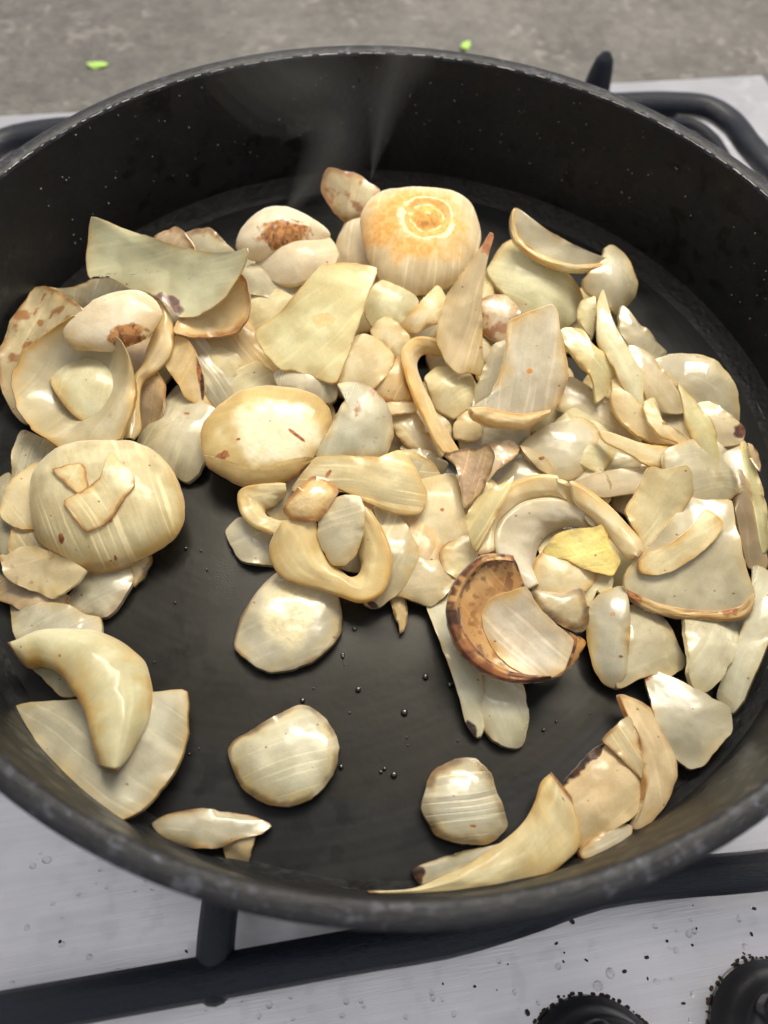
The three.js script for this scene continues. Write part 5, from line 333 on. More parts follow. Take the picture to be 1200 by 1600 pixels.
  {"k":"P","name":"onion_scrap","label":"pale green onion scrap buried beneath the long amber translucent onion leaf","t":2.4,"col":"pgreen","filler":1,"edge":["gold",0.8800892977366359,0.6],"o":[23.6,14.7,-70.9],"n":[-0.1598,0.985,0.0652],"R":[-39.0,39.0,5.0],"c":[-0.6,4.7],"p":[-6.7,-13.8,-12.0,-5.4,-11.6,9.3,-3.9,33.1,7.0,14.3,12.0,2.0,12.9,-9.0,3.9,-13.5],"vein":[0.6593019144855352,66.9]},
  {"k":"P","name":"onion_scrap","label":"pale green onion scrap buried beneath the pale green onion lobe","t":2.4,"col":"pgreen","filler":1,"edge":["gold",0.9604055957577224,0.6],"o":[-0.3,11.1,-84.7],"n":[0.1398,0.9233,0.3577],"R":[35.1,39.0,43.1],"c":[0.8,2.0],"p":[-4.5,15.4,6.5,17.1,15.5,10.2,17.9,-3.3,5.2,-11.2,-8.0,-14.5,-13.7,-3.0,-15.3,9.7],"vein":[0.5220846166550815,18.2]},
  {"k":"P","name":"onion_scrap","label":"greyish onion scrap buried beneath the big fan-shaped onion slab","t":2.4,"col":"gw","filler":1,"edge":["gold",1.005843641097236,0.6],"o":[110.9,8.2,27.5],"n":[-0.041,0.9675,0.2497],"R":[35.1,39.0,23.8],"c":[1.2,1.0],"p":[15.3,1.9,9.3,-6.7,0.4,-13.8,-9.2,-8.3,-14.7,1.3,-6.0,8.6,3.4,15.4,12.9,11.2],"vein":[0.5737862669336266,68.0]},
  {"k":"P","name":"onion_scrap","label":"tan onion scrap buried beneath the smooth white onion lobe","t":2.4,"col":"tan2","filler":1,"edge":["gold",1.1567494998042176,0.6],"o":[-39.8,13.2,-66.3],"n":[0.0099,0.9165,0.4],"R":[39.0,35.1,89.0],"c":[-0.3,1.6],"p":[2.5,20.3,10.7,12.0,14.4,-0.2,7.2,-12.6,-5.6,-14.8,-15.4,-7.0,-11.9,5.0,-7.9,16.0],"vein":[0.4641635757462387,58.5]},
  {"k":"P","name":"onion_scrap","label":"greyish onion scrap buried beneath the curled tan onion strap","t":2.4,"col":"gw","filler":1,"edge":["brown",0.822429765228349,0.6],"o":[-94.6,11.6,-27.2],"n":[-0.0284,0.9601,0.2781],"R":[35.1,27.3,25.4],"c":[-1.6,2.4],"p":[-3.9,20.1,7.7,9.8,11.3,-0.2,8.6,-8.6,1.1,-15.6,-5.9,-8.9,-14.0,-0.7,-12.9,12.3],"vein":[0.49501805159177453,109.0]},
  {"k":"P","name":"onion_scrap","label":"greyish onion scrap buried beneath the peach-tinted onion layer","t":2.4,"col":"gw","filler":1,"edge":["gold",0.6457771653996526,0.6],"o":[9.3,8.3,36.4],"n":[0.0602,0.9669,0.248],"R":[23.4,27.3,13.3],"c":[0.5,0.9],"p":[-4.2,-9.6,-12.8,-6.9,-9.5,2.8,-3.2,8.9,6.1,13.8,12.4,6.9,9.7,-3.8,2.4,-8.9],"vein":[0.2913203703949731,123.5]},
  {"k":"P","name":"onion_scrap","label":"pale green onion scrap buried beneath the small pale onion tongue","t":2.4,"col":"pgreen","filler":1,"edge":["brown",0.7525906599571623,0.6],"o":[83.1,7.3,43.0],"n":[-0.0674,0.9734,0.2188],"R":[23.4,39.0,42.0],"c":[0.7,0.7],"p":[-10.4,-0.7,-10.0,8.3,-0.4,9.0,8.7,9.9,12.8,2.7,8.3,-5.4,1.0,-11.3,-6.5,-6.6],"vein":[0.29991845548160523,51.6]},
  {"k":"P","name":"onion_scrap","label":"pale yellow onion scrap buried beneath the large smooth cream onion sheet","t":2.4,"col":"pale","filler":1,"edge":["brown",0.8669889030188447,0.6],"o":[30.3,10.3,46.0],"n":[-0.1416,0.987,0.0758],"R":[-39.0,27.3,1.8],"c":[0.0,0.5],"p":[-8.1,-5.8,-10.1,0.3,-5.6,6.5,1.2,11.7,8.0,6.5,9.5,-1.3,5.2,-7.0,-2.3,-9.2],"vein":[0.2582456246340431,22.7]},
  {"k":"P","name":"onion_scrap","label":"cream onion scrap buried beneath the large smooth pale green onion dome","t":2.4,"col":"cream","filler":1,"edge":["brown",0.7839950560589757,0.6],"o":[49.1,13.9,-77.6],"n":[0.0181,0.9966,0.0798],"R":[39.0,35.1,57.3],"c":[1.2,7.8],"p":[8.6,-14.5,-5.2,-14.6,-12.8,-5.8,-13.7,6.9,-7.0,28.5,6.7,32.5,15.6,18.5,14.6,-0.5],"vein":[0.30144466003840537,35.1]},
  {"k":"P","name":"onion_scrap","label":"pale yellow onion scrap buried beneath the big glossy white onion panel","t":2.4,"col":"pale","filler":1,"edge":["gold",0.8269387027856816,0.6],"o":[56.7,9.9,-22.4],"n":[-0.1015,0.9238,0.3692],"R":[23.4,27.3,7.2],"c":[0.4,1.2],"p":[-7.6,-9.7,-11.9,-1.9,-11.6,8.8,-1.5,11.1,9.6,14.9,13.3,4.5,9.3,-5.2,2.0,-13.1],"vein":[0.251754507940559,111.5]},
  {"k":"P","name":"onion_scrap","label":"tan onion scrap buried beneath the translucent tan onion square","t":2.4,"col":"tan2","filler":1,"edge":["gold",0.9088121959771924,0.6],"o":[-112.3,7.3,54.1],"n":[-0.2457,0.9603,0.1319],"R":[-39.0,39.0,11.9],"c":[-0.2,0.8],"p":[6.5,-12.5,-2.7,-9.6,-9.8,-4.6,-12.4,4.5,-12.1,15.1,2.1,11.4,11.9,1.3,14.3,-7.2],"vein":[0.6409321035463666,134.5]},
  {"k":"P","name":"onion_scrap","label":"tan onion scrap buried beneath the peach-tinted onion layer","t":2.4,"col":"tan2","filler":1,"edge":["gold",1.0064258500723056,0.6],"o":[13.7,9.7,55.7],"n":[0.0093,0.9797,0.2004],"R":[23.4,39.0,38.0],"c":[0.3,0.5],"p":[-12.1,-5.0,-11.1,2.5,-4.8,8.4,3.4,8.7,11.1,7.1,11.9,-0.8,4.9,-8.3,-3.7,-6.8],"vein":[0.20173765164580532,15.8]},
  {"k":"P","name":"onion_scrap","label":"whitish onion scrap buried beneath the orange ribbed onion bit","t":2.4,"col":"w","filler":1,"edge":["brown",0.612998236672414,0.6],"o":[1.3,8.2,-24.4],"n":[0.0975,0.9135,0.3949],"R":[-39.0,27.3,43.9],"c":[-0.1,0.2],"p":[11.8,-6.1,4.2,-8.8,-4.7,-6.7,-12.0,0.2,-9.0,7.5,-2.6,10.7,5.2,5.6,10.6,0.3],"vein":[0.5042833726813168,67.5]},
  {"k":"P","name":"onion_scrap","label":"greyish onion scrap buried beneath the dim grey onion sheet","t":2.4,"col":"gw","filler":1,"edge":["gold",0.6812210855175098,0.6],"o":[-66.6,11.0,-71.1],"n":[0.1868,0.9587,0.2145],"R":[35.1,27.3,2.3],"c":[0.1,2.3],"p":[-15.7,-3.2,-11.8,8.7,-1.6,15.4,8.2,13.8,15.5,7.4,12.5,-4.0,3.8,-9.8,-6.0,-10.1],"vein":[0.5716135617562315,61.7]},
  {"k":"P","name":"onion_scrap","label":"pale yellow onion scrap buried beneath the big fan-shaped onion slab","t":2.4,"col":"pale","filler":1,"edge":["gold",0.8102847808556277,0.6],"o":[99.2,8.2,47.8],"n":[0.0724,0.9549,0.2878],"R":[-39.0,27.3,56.8],"c":[0.2,-0.2],"p":[-1.2,-10.5,-9.5,-8.2,-10.3,-0.2,-7.3,8.5,0.5,9.8,7.4,7.2,13.8,0.7,7.6,-6.4],"vein":[0.5446542850841684,31.2]},
  {"k":"P","name":"onion_scrap","label":"pale yellow onion scrap buried beneath the ribbed grey-white onion strip","t":2.4,"col":"pale","filler":1,"edge":["gold",0.8262896809677359,0.6],"o":[-68.6,14.5,-26.8],"n":[-0.0873,0.983,0.1616],"R":[23.4,27.3,40.0],"c":[-2.8,4.1],"p":[-7.8,19.5,4.0,13.8,12.5,6.4,11.6,-4.9,4.4,-12.2,-6.9,-10.5,-12.8,-0.8,-20.5,17.5],"vein":[0.39111756095352557,28.0]}
];

// ------------------------------------------------------------------ onion pieces
const hex = (s) => { const c = parseInt(s, 16); return [(c >> 16 & 255) / 255, (c >> 8 & 255) / 255, (c & 255) / 255]; };   // sRGB
const PAL = { // [tone a, tone b]
  w: ['d9d0b4', 'c8bc99'], ww: ['e5decc', 'd6ccb6'], gw: ['d8ceb1', 'c7ba97'], gg: ['d3d0ab', 'c6bd94'], gr: ['e0dcb4', 'd8cda0'], gr2: ['dfdab9', 'd4c9a3'], gr3: ['d6d39a', 'ccc08a'],
  pale: ['e6dbae', 'dcca94'], pink: ['ecdfc4', 'e2cfab'], pink2: ['efe4cc', 'e3d2b0'], pgreen: ['e3dfb6', 'd9cf9f'], cream: ['ecdfb6', 'e2cd9a'],
  y: ['e2ca90', 'd8b678'], yg: ['e0d598', 'd9c583'], yg2: ['e9e3b0', 'dfd196'], yg3: ['e2cf94', 'd8be7e'], yellow: ['f1e396', 'e8d374'], tan: ['dfca98', 'd1b784'], tan2: ['dfcd9f', 'd4ba88'],
  rose: ['dcc19a', 'cca97e'], rose2: ['e0cda4', 'd6bd90'], ochre: ['d8c08c', 'cbae72'], ochre2: ['d8bd73', 'cba75c'], ochre3: ['d2c294', 'c4ad78'], caramel: ['d0a877', 'bd8f60'], caramel2: ['c9ad80', 'b69364'],
  peach: ['e6d0a0', 'dfbf8c'], peach2: ['e3d0a4', 'd9be90'], amber: ['dcaa5c', 'c98d45'], amber2: ['e3ca94', 'dab87c'], toasty: ['e0b97f', 'cb9455'],
  wg: ['d0cab4', 'beb69c'],
  gold: ['d8b060', 'c08e42'], gold2: ['e2bd6c', 'd2a24a'], brown: ['a8683a', '7f4622'], char: ['4a2815', '1f120c'], purple: ['6e4638', '4a2b26'], toast: ['b17a43', '8a5425'], toast2: ['d8aa64', 'bd8547'], toast3: ['cfae6c', 'c7a25c'],
  honey: ['dfae68', 'd29a4c'], red: ['c98a58', 'b06a3c'], orange: ['d8902f', 'c87a22'], sunk: ['cfc190', 'c4b27c'], ribs: ['dad2c2', 'cfc4b0'], palepatch: ['e8e0bf', 'e2d6ab'], creamlip: ['ebdfb4', 'e6d29c'], none: ['e0d4b0', 'd4c294'] };
const KEEP = ['brown', 'char', 'purple', 'toast', 'toast2', 'red', 'orange', 'toasty', 'gold', 'gold2', 'honey', 'amber', 'yellow', 'w', 'ww', 'gw', 'wg', 'gg'];
for (const k in PAL) PAL[k] = PAL[k].map(hex).map((c) => (KEEP.includes(k) ? c : c.map((v) => v + (0.97 - v) * 0.20)));
const TS = 200, TN = 10, ATL = Math.ceil(PIECES.length / (TN * TN));
const atlC = [], atlB = [], atlT = []; for (let i = 0; i < ATL; i++) { atlC.push(new Uint8Array(2048 * 2048 * 4).fill(255)); atlB.push(new Uint8Array(2048 * 2048 * 4).fill(255)); atlT.push(new Uint8Array(2048 * 2048 * 4).fill(255)); }
const mixc = (a, b, t) => [a[0] + (b[0] - a[0]) * t, a[1] + (b[1] - a[1]) * t, a[2] + (b[2] - a[2]) * t];
// colour of one texel: x, y in mm on the piece, d = mm to the cut edge, id = piece number
function onion(P, x, y, d, id, endT) {
  const o = id * 17.31, [ca, cb] = PAL[P.col], vs = P.vein ?? [0.2, 0], va = vs[1] * Math.PI / 180, cs = Math.cos(va), sn = Math.sin(va);
  const al = x * cs + y * sn, ac = -x * sn + y * cs;
  const low = fbm(x / 11 + o, y / 11 - o, 0, 3), mid = fbm(x / 3.1 + o, y / 3.1 + 9, 0, 3), fine = noise(x / 0.55 + o, y / 0.55);
  let c = mixc(ca, cb, 0.75 * sm(0.2, 0.8, low * 0.85 + mid * 0.15));
  // fibres running along the piece: fine pale lines and broader watery bands
  const wob = (noise(al / 14 + o, ac / 9) - 0.5) * 2.4;
  const f1 = noise((ac + wob) / 0.85 + o * 3, al / 26 + o), f2 = noise((ac + wob) / 2.6 + o, al / 40 + 3);
  const line = sm(0.66, 0.9, f1), band = (f2 - 0.5) * (P.k === 'D' ? 0.4 : 1);
  const streak = noise((ac + wob * 0.6) / 0.45 + o * 2, al / 5 + o);
  let k = 1 + vs[0] * (0.13 * line + 0.11 * band + 0.07 * (streak - 0.5) - 0.02) + 0.04 * (mid - 0.5) + 0.035 * (fine - 0.5);
  c = [c[0] * k, c[1] * k, c[2] * (k - 0.01)];
  // milky cells against watery, glassy ones
  const milk = sm(0.34, 0.68, fbm(x / 6 + o * 2, y / 6, 0, 4) + 0.10 * vs[0] * (f1 - 0.5));
  c = mixc(c, [c[0] * 0.955, c[1] * 0.94, c[2] * 0.90], (1 - milk) * 0.45);
  let thru = 0.60 - 0.12 * milk - 0.08 * line * vs[0];
  let relief = 0.5 + 0.28 * vs[0] * (line - 0.3) + 0.12 * vs[0] * band + 0.14 * (mid - 0.5) + 0.05 * (fine - 0.5);
  if (P.rough) { const rg = fbm(x / 1.9 + o, y / 1.9, 0, 3); relief += 0.9 * (rg - 0.5); }
  const e = P.edge;
  if (e && e[2] > 0) {
    const [ea, eb] = PAL[e[0]], w = e[1] * (e[0] === 'char' ? 1.5 : e[0] === 'brown' ? 1.2 : 1) * (0.55 + 0.9 * fbm(x / 5 + o, y / 5 + 50, 0, 2)) + 0.7 * (fbm(x / 1.6 + o, y / 1.6 + 20, 0, 3) - 0.5);
    const hot = sm(0.30, 0.62, fbm(x / 9 + o * 1.7, y / 9 + 7, 0, 2));                   // some stretches of the edge caught more heat
    const m = sm(1.25, 0.3, d / Math.max(0.15, w)) * e[2] * (0.22 + 0.78 * hot);
    c = mixc(c, mixc(ea, eb, sm(0.35, 0.7, mid)), m);
    const g2 = sm(5.5, 0.2, d + 5 * (fbm(x / 3.4 + o, y / 3.4 + 60, 0, 3) - 0.5)) * 0.95 * e[2] * (0.35 + 0.65 * hot); c = mixc(c, mixc(PAL.gold[0], c, 0.25), g2 * (0.55 + 0.6 * (streak - 0.2)));
    if (P.charn) { const q = sm(0.52, 0.64, fbm(x / 2.6 + 3, y / 2.6 + o, 0, 4)) * sm(13, 5, d); c = mixc(c, PAL.char[0], q * P.charn); const q2 = sm(1.6, 0.5, d + 1.4 * (mid - 0.5)); c = mixc(c, PAL.char[0], q2 * 0.85 * sm(0.35, 0.6, noise(x / 2 + 9, y / 2 + o))); relief += 0.3 * (mid - 0.5); }
  }
  if (P.brown) { const q = sm(0.72 - 0.4 * P.brown, 0.86 - 0.4 * P.brown, fbm(x / 4.5 + o * 3, y / 4.5 + 1, 0, 4)); c = mixc(c, PAL.brown[0], q * 0.7); }
  if (endT !== undefined && P.endbrown) { const q = sm(2.2, 0.4, endT + 1.6 * (mid - 0.5)); c = mixc(c, PAL.brown[1], q * P.endbrown); }
  for (const s of P.spots ?? []) {
    const a = -s[4] * Math.PI / 180, X = (x - s[0]), Y = (y - s[1]), u = (X * Math.cos(a) - Y * Math.sin(a)) / s[2], v = (X * Math.sin(a) + Y * Math.cos(a)) / s[3];
    const hard = ['honey', 'sunk', 'palepatch', 'creamlip', 'ribs'].includes(s[5]) ? 0.34 : 0.16, calm = hard > 0.2;
    const n = calm ? fbm(x / 6 + o, y / 6 + 31, 0, 3) - 0.5 : fbm(x / 2.2 + o, y / 2.2 + 31, 0, 4) - 0.5, r = Math.hypot(u, v) + n * 0.9;
    const m = sm(1 + hard, 1 - hard, r), [sa, sb] = PAL[s[5]];
    if (m > 0) {
      let t = mixc(sa, sb, sm(0.35, 0.65, fbm(x / 1.3 + o, y / 1.3 + 77, 0, 3)));
      if (s[5] === 'toast2') t = mixc(t, PAL.brown[1], sm(0.5, 0.72, fbm(x / 1.6 + o, y / 1.2 + 5, 0, 4)) * 0.5); if (s[5] === 'toast2') t = mixc(c, t, 0.8);
      if (s[5] === 'toast') t = mixc(t, PAL.char[0], sm(0.60, 0.74, fbm(x / 0.9 + o, y / 2.1 + 5, 0, 3)) * 0.75);
      if (s[5] === 'ribs') t = t.map((q) => q * (0.9 + 0.2 * sm(0.3, 0.7, 0.5 + 0.5 * Math.sin(v * 14 + n * 2))));
      c = mixc(c, t, m * 0.92); thru *= 1 - 0.5 * m; relief += m * 0.3 * (fbm(x / 0.8, y / 0.8 + o, 0, 2) - 0.6);
    }
  }
  // stray burnt specks
  const sx = Math.floor(x / 4.5), sy = Math.floor(y / 4.5), hv = h3(sx, sy, id + 900);
  if (hv > 0.92) { const px = (sx + 0.2 + 0.6 * h3(sx, sy, id + 901)) * 4.5, py = (sy + 0.2 + 0.6 * h3(sx, sy, id + 902)) * 4.5, r = 0.12 + 0.33 * h3(sx, sy, id + 903) ** 2; if (Math.hypot((x - px), (y - py) * 1.4) < r) c = mixc(c, PAL.brown[1], 0.75); }
  return [c, relief, P.op ? thru * P.op : thru];
}
function paintTile(id, f) {            // f(i, j) in 0..1 -> [colour, relief]
  const at = Math.floor(id / (TN * TN)), k = id % (TN * TN), ox = (k % TN) * TS, oy = Math.floor(k / TN) * TS, C = atlC[at], B = atlB[at];
  for (let j = 0; j < TS; j++) for (let i = 0; i < TS; i++) {
    const cr = f(clamp((i - 5.5) / (TS - 12)), clamp((j - 5.5) / (TS - 12))); if (!cr) continue; const [c, r, tr] = cr, T = atlT[at], q = 4 * ((oy + j) * 2048 + ox + i);
    C[q] = clamp(c[0]) * 255; C[q + 1] = clamp(c[1]) * 255; C[q + 2] = clamp(c[2]) * 255; const b = clamp(r) * 255; B[q] = B[q + 1] = B[q + 2] = b; T[q] = T[q + 1] = T[q + 2] = clamp(tr) * 255;
  }
}
const tileUV = (id, i, j) => { const k = id % (TN * TN); return [((k % TN) * TS + 6 + i * (TS - 12)) / 2048, (Math.floor(k / TN) * TS + 6 + j * (TS - 12)) / 2048]; };
const V3 = (x, y, z) => new THREE.Vector3(x, y, z);
function axes(n) { const N = V3(...n).normalize(), U = V3(1, 0, 0); U.addScaledVector(N, -U.dot(N)).normalize(); return [U, V3().crossVectors(N, U), N]; }
function closedCurve(flat, M) { const pts = []; for (let i = 0; i < flat.length; i += 2) pts.push(V3(flat[i], flat[i + 1], 0)); const c = new THREE.CatmullRomCurve3(pts, true, 'catmullrom', 0.32); c.arcLengthDivisions = 400; return c.getSpacedPoints(M).slice(0, M).map((p) => [p.x, p.y]); }
function radial(outline, c) {            // distance from c to the outline in a given direction
  const N = 360, tab = new Float32Array(N);
  for (let k = 0; k < N; k++) { const a = (k / N) * Math.PI * 2, dx = Math.cos(a), dy = Math.sin(a); let best = 0.01;
    for (let i = 0; i < outline.length; i++) { const p = outline[i], q = outline[(i + 1) % outline.length], ex = q[0] - p[0], ey = q[1] - p[1], den = dx * ey - dy * ex; if (Math.abs(den) < 1e-9) continue; const px = p[0] - c[0], py = p[1] - c[1], t = (px * ey - py * ex) / den, s = (px * dy - py * dx) / den; if (t > 0 && s >= -1e-6 && s <= 1 + 1e-6) best = Math.max(best, t); } tab[k] = best; }
  return (x, y) => { let a = Math.atan2(y - c[1], x - c[0]) / (Math.PI * 2) * N; if (a < 0) a += N; const i = Math.floor(a) % N, f = a - Math.floor(a); return tab[i] * (1 - f) + tab[(i + 1) % N] * f; };
}
const surfaces = [];
function shellGeometry(P, id) {
  const host = P.k === 'O' ? PIECES[P.parent] : P, M = P.k === 'D' ? 96 : 84, K = P.k === 'O' ? 8 : 22;
  const out = closedCurve(P.p, M).map(([x, y], i) => { const q = 1 + 0.0; const dx = x - P.c[0], dy = y - P.c[1], L = Math.hypot(dx, dy), j = (fbm(x / 2.6 + id * 7, y / 2.6, 0, 3) - 0.5) * (P.k === 'D' ? 0.6 : 0.9) + 0.35; return [x + dx / L * j, y + dy / L * j]; });
  const R = radial(out, P.c), [U, V, N] = axes(host.n);
  const curl = (x, y) => { const dx = x - P.c[0], dy = y - P.c[1], L = Math.hypot(dx, dy) || 1, rho = Math.min(1.1, L / R(x, y)); return rho ** 5 * 3.6 * (fbm(dx / L * 1.6 + id * 4, dy / L * 1.6 + id, 0, 2) - 0.5); };   // limp, wavy margins
  let z;
  if (P.k === 'P') {
    const a = P.R[2] * Math.PI / 180, cs = Math.cos(a), sn = Math.sin(a), f = (x, r) => (r ? (x * x) / (2 * r) : 0);
    z = (x, y) => { const p = cs * x + sn * y, q = -sn * x + cs * y; return clamp(-f(p, P.R[0]) - f(q, P.R[1]), -14, 14) + 1.8 * (fbm(x / 13 + id * 3, y / 13, 0, 2) - 0.5) + 0.25 * (fbm(x / 3 + id * 3, y / 3, 0, 2) - 0.5) + curl(x, y); };
  } else if (P.k === 'D') {
    z = (x, y) => { const rho = Math.min(1, Math.hypot(x - P.c[0], y - P.c[1]) / R(x, y)); let h = P.H * Math.max(0, 1 - rho ** 2.4) ** 0.55 + 1.2 * (1 - rho) * (fbm(x / 8 + id, y / 8, 0, 3) - 0.5);
      if (P.dimple) { const q = Math.hypot(x - P.c[0] - 2, y - P.c[1] - 3.5); h += -2.2 * Math.exp(-(((q - 6.0) / 2.0) ** 2)) * (0.6 + 0.8 * noise(x / 4, y / 4)) + 1.2 * Math.exp(-((q / 3.0) ** 2)) + 0.8 * (fbm(x / 2.2, y / 2.2, 0, 2) - 0.5) * Math.exp(-((q / 5) ** 2)); } return h; };
  } else { const zp = surfaces[P.parent]; z = (x, y) => zp(x, y) + P.off + 0.5 * (fbm(x / 3 + id, y / 3, 0, 2) - 0.5); }
  surfaces[id] = z;
  let x0 = 1e9, x1 = -1e9, y0 = 1e9, y1 = -1e9; for (const [x, y] of out) { x0 = Math.min(x0, x); x1 = Math.max(x1, x); y0 = Math.min(y0, y); y1 = Math.max(y1, y); }
  const S = Math.max(x1 - x0, y1 - y0);
  paintTile(id, (i, j) => { const x = x0 + i * S, y = y0 + j * S, L = Math.hypot(x - P.c[0], y - P.c[1]), r = R(x, y); return r - L < -1.6 ? null : onion(P, x, y, Math.max(0, (r - L) * 0.9), id); });
  // rows: top from centre to edge, round the cut edge, then the underside back to the centre
  const rows = [], t = P.t * 0.78, D = P.k === 'D';
  for (let k = 0; k <= K; k++) { const s = k / K; rows.push([D ? Math.sin(s * Math.PI / 2) * 0.998 : 1 - (1 - s) ** 1.25, 0]); }
  if (D) { for (let k = 1; k <= 8; k++) { const a = (k / 8) * Math.PI / 2; rows.push([Math.cos(a), -1, 0.32 * P.H * Math.sin(a)]); } }
  else { rows[K][0] = 0.99; const ed = Math.min(0.28, t * 0.2); rows.push([0.99, 0, 0, 1], [1.0, ed], [1.0, t - ed], [0.985, t], [0.985, t, 0, 1]); for (let k = 1; k <= 10; k++) rows.push([0.985 * (1 - k / 10), t]); }
  const pos = [], uv = [], idx = [];
  for (const [s, dep, extra] of rows) for (const [ox, oy] of out) {
    const x = P.c[0] + (ox - P.c[0]) * s, y = P.c[1] + (oy - P.c[1]) * s; let h = dep === -1 ? -extra : z(x, y) - dep;
    if (D && dep === 0 && s > 0.99) h = Math.max(h, 0);
    pos.push((U.x * x + V.x * y + N.x * h) / 1000, (U.y * x + V.y * y + N.y * h) / 1000, (U.z * x + V.z * y + N.z * h) / 1000);
    uv.push(...tileUV(id, clamp((x - x0) / S), clamp((y - y0) / S)));
  }
  for (let r = 0; r < rows.length - 1; r++) if (!rows[r + 1][3]) for (let i = 0; i < M; i++) { const a = r * M + i, b = r * M + (i + 1) % M, c = a + M, d = b + M; idx.push(a, c, b, b, c, d); }
  return finish(pos, uv, idx);
}
function finish(pos, uv, idx) { const g = new THREE.BufferGeometry(); g.setAttribute('position', new THREE.Float32BufferAttribute(pos, 3)); g.setAttribute('uv', new THREE.Float32BufferAttribute(uv, 2)); g.setIndex(idx); g.computeVertexNormals(); return g; }
function strapGeometry(P, id) {           // a curled band between two edge curves
  const N = 72, M = 16, th = P.t * (P.bulge > 4 ? 1 : 0.62), ca = new THREE.CatmullRomCurve3(P.a.map((p) => V3(...p)), false, 'centripetal').getPoints(N), cb = new THREE.CatmullRomCurve3(P.b.map((p) => V3(...p)), false, 'centripetal').getPoints(N);
  let len = 0, wid = 0; for (let i = 1; i <= N; i++) len += ca[i].distanceTo(ca[i - 1]); for (let i = 0; i <= N; i++) wid += ca[i].distanceTo(cb[i]) / (N + 1);
  const mid = (i, s, q) => { const A = ca[i], B = cb[i], p = A.clone().lerp(B, s), T = ca[Math.min(N, i + 1)].clone().sub(ca[Math.max(0, i - 1)]).add(cb[Math.min(N, i + 1)]).sub(cb[Math.max(0, i - 1)]), W = B.clone().sub(A), n = V3().crossVectors(T, W).normalize(); if (n.y < 0) n.negate();
    const e = 1 - Math.abs(2 * s - 1) ** 2; return p.addScaledVector(n, P.bulge * e + 1.2 * (fbm(i / 9 + id * 5, s * 3, 0, 2) - 0.5) + q); };
  // section round the band: over the top, round one edge, back underneath
  const sec = []; for (let k = 0; k <= M; k++) sec.push([k / M, 0]); sec[0][0] = 0.02; sec[M][0] = 0.98;
  sec.push([1.0, -th * 0.2], [1.003, -th * 0.5], [1.0, -th * 0.8]); for (let k = M; k >= 0; k -= 2) sec.push([clamp(k / M, 0.02, 0.98), -th]); sec.push([0.0, -th * 0.8], [-0.003, -th * 0.5], [0.0, -th * 0.2]);
  const Q = sec.length, pos = [], uv = [], idx = [], S = Math.max(len, wid);
  for (let i = 0; i <= N; i++) { const endf = Math.min(1, Math.min(i, N - i) / 3 + 0.45); for (const [s, d] of sec) { const p = mid(i, clamp(s), d * endf); pos.push(p.x / 1000, p.y / 1000, p.z / 1000); uv.push(...tileUV(id, (i / N) * len / S, clamp(s) * wid / S)); } }
  for (let i = 0; i < N; i++) for (let k = 0; k < Q; k++) { const a = i * Q + k, b = i * Q + (k + 1) % Q, c = a + Q, d = b + Q; idx.push(a, b, c, b, d, c); }
  for (const [i, flip] of [[0, 1], [N, 0]]) { const p = mid(i, 0.5, -th * 0.25), c = pos.length / 3; pos.push(p.x / 1000, p.y / 1000, p.z / 1000); uv.push(...tileUV(id, (i / N) * len / S, 0.5 * wid / S)); for (let k = 0; k < Q; k++) { const a = i * Q + k, b = i * Q + (k + 1) % Q; flip ? idx.push(c, b, a) : idx.push(c, a, b); } }
  paintTile(id, (u, v) => { const x = u * S, y = v * S; if (y > wid + 2 || x > len + 2) return null; const e = Math.min(x, len - x); return onion(P, x, y, Math.max(0, Math.min(Math.min(y, wid - y), e + 0.6)), id, e); });
  return finish(pos, uv, idx);
}
const onionMats = [];
const GLASSY = ['gw', 'wg', 'w', 'gg', 'tan', 'tan2', 'rose', 'rose2', 'amber2', 'caramel', 'caramel2', 'ochre3', 'gr2', 'yg'];
function onionMat(at, wet, glassy) {       // cooked onion: either glassy and see-through or milky, always with a skin of oil
  const k = at * 4 + (wet ? 1 : 0) + (glassy ? 2 : 0); if (onionMats[k]) return onionMats[k];
  const coat = { clearcoat: wet ? 1 : 0.6, clearcoatRoughness: wet ? 0.07 : 0.14, bumpScale: 0.00035, ior: 1.36 };
  return (onionMats[k] = new THREE.MeshPhysicalMaterial(glassy ? { name: 'glassy_onion', roughness: 0.48, transmission: 0.88, thickness: 0.003, attenuationColor: new THREE.Color().setRGB(0.90, 0.76, 0.46), attenuationDistance: 0.007, ...coat }
    : { name: 'milky_onion', roughness: 0.96, transmission: 0.9, thickness: 0, ...coat }));
}
const built = [];
PIECES.forEach((P, id) => {
  const g = P.k === 'R' ? strapGeometry(P, id) : shellGeometry(P, id), m = onionMat(Math.floor(id / (TN * TN)), P.wet, P.k !== 'D' && GLASSY.includes(P.col));
  if (P.parent !== undefined) { built[id] = mesh(P.name, g, m, built[P.parent]); return; }
  const o = mesh(P.name, g, m); o.position.set(P.o[0] / 1000, FLOOR + P.o[1] / 1000, P.o[2] / 1000);
  tag(o, P.label, { half_onion: 'half onion', onion_ring: 'onion ring', onion_heart: 'onion piece', charred_onion_cup: 'onion piece' }[P.name] ?? 'onion piece', P.filler ? 'onion pieces buried in the heap' : 'fried onion pieces in the pan');
  built[id] = o;
});
atlC.forEach((a, i) => { const c = fin(new THREE.DataTexture(a, 2048, 2048), true), b = fin(new THREE.DataTexture(atlB[i], 2048, 2048), false), t = fin(new THREE.DataTexture(atlT[i], 2048, 2048), false); for (const w of [0, 1, 2, 3]) { const m = onionMats[i * 4 + w]; if (m) { m.map = c; m.bumpMap = b; m.transmissionMap = t; } } });

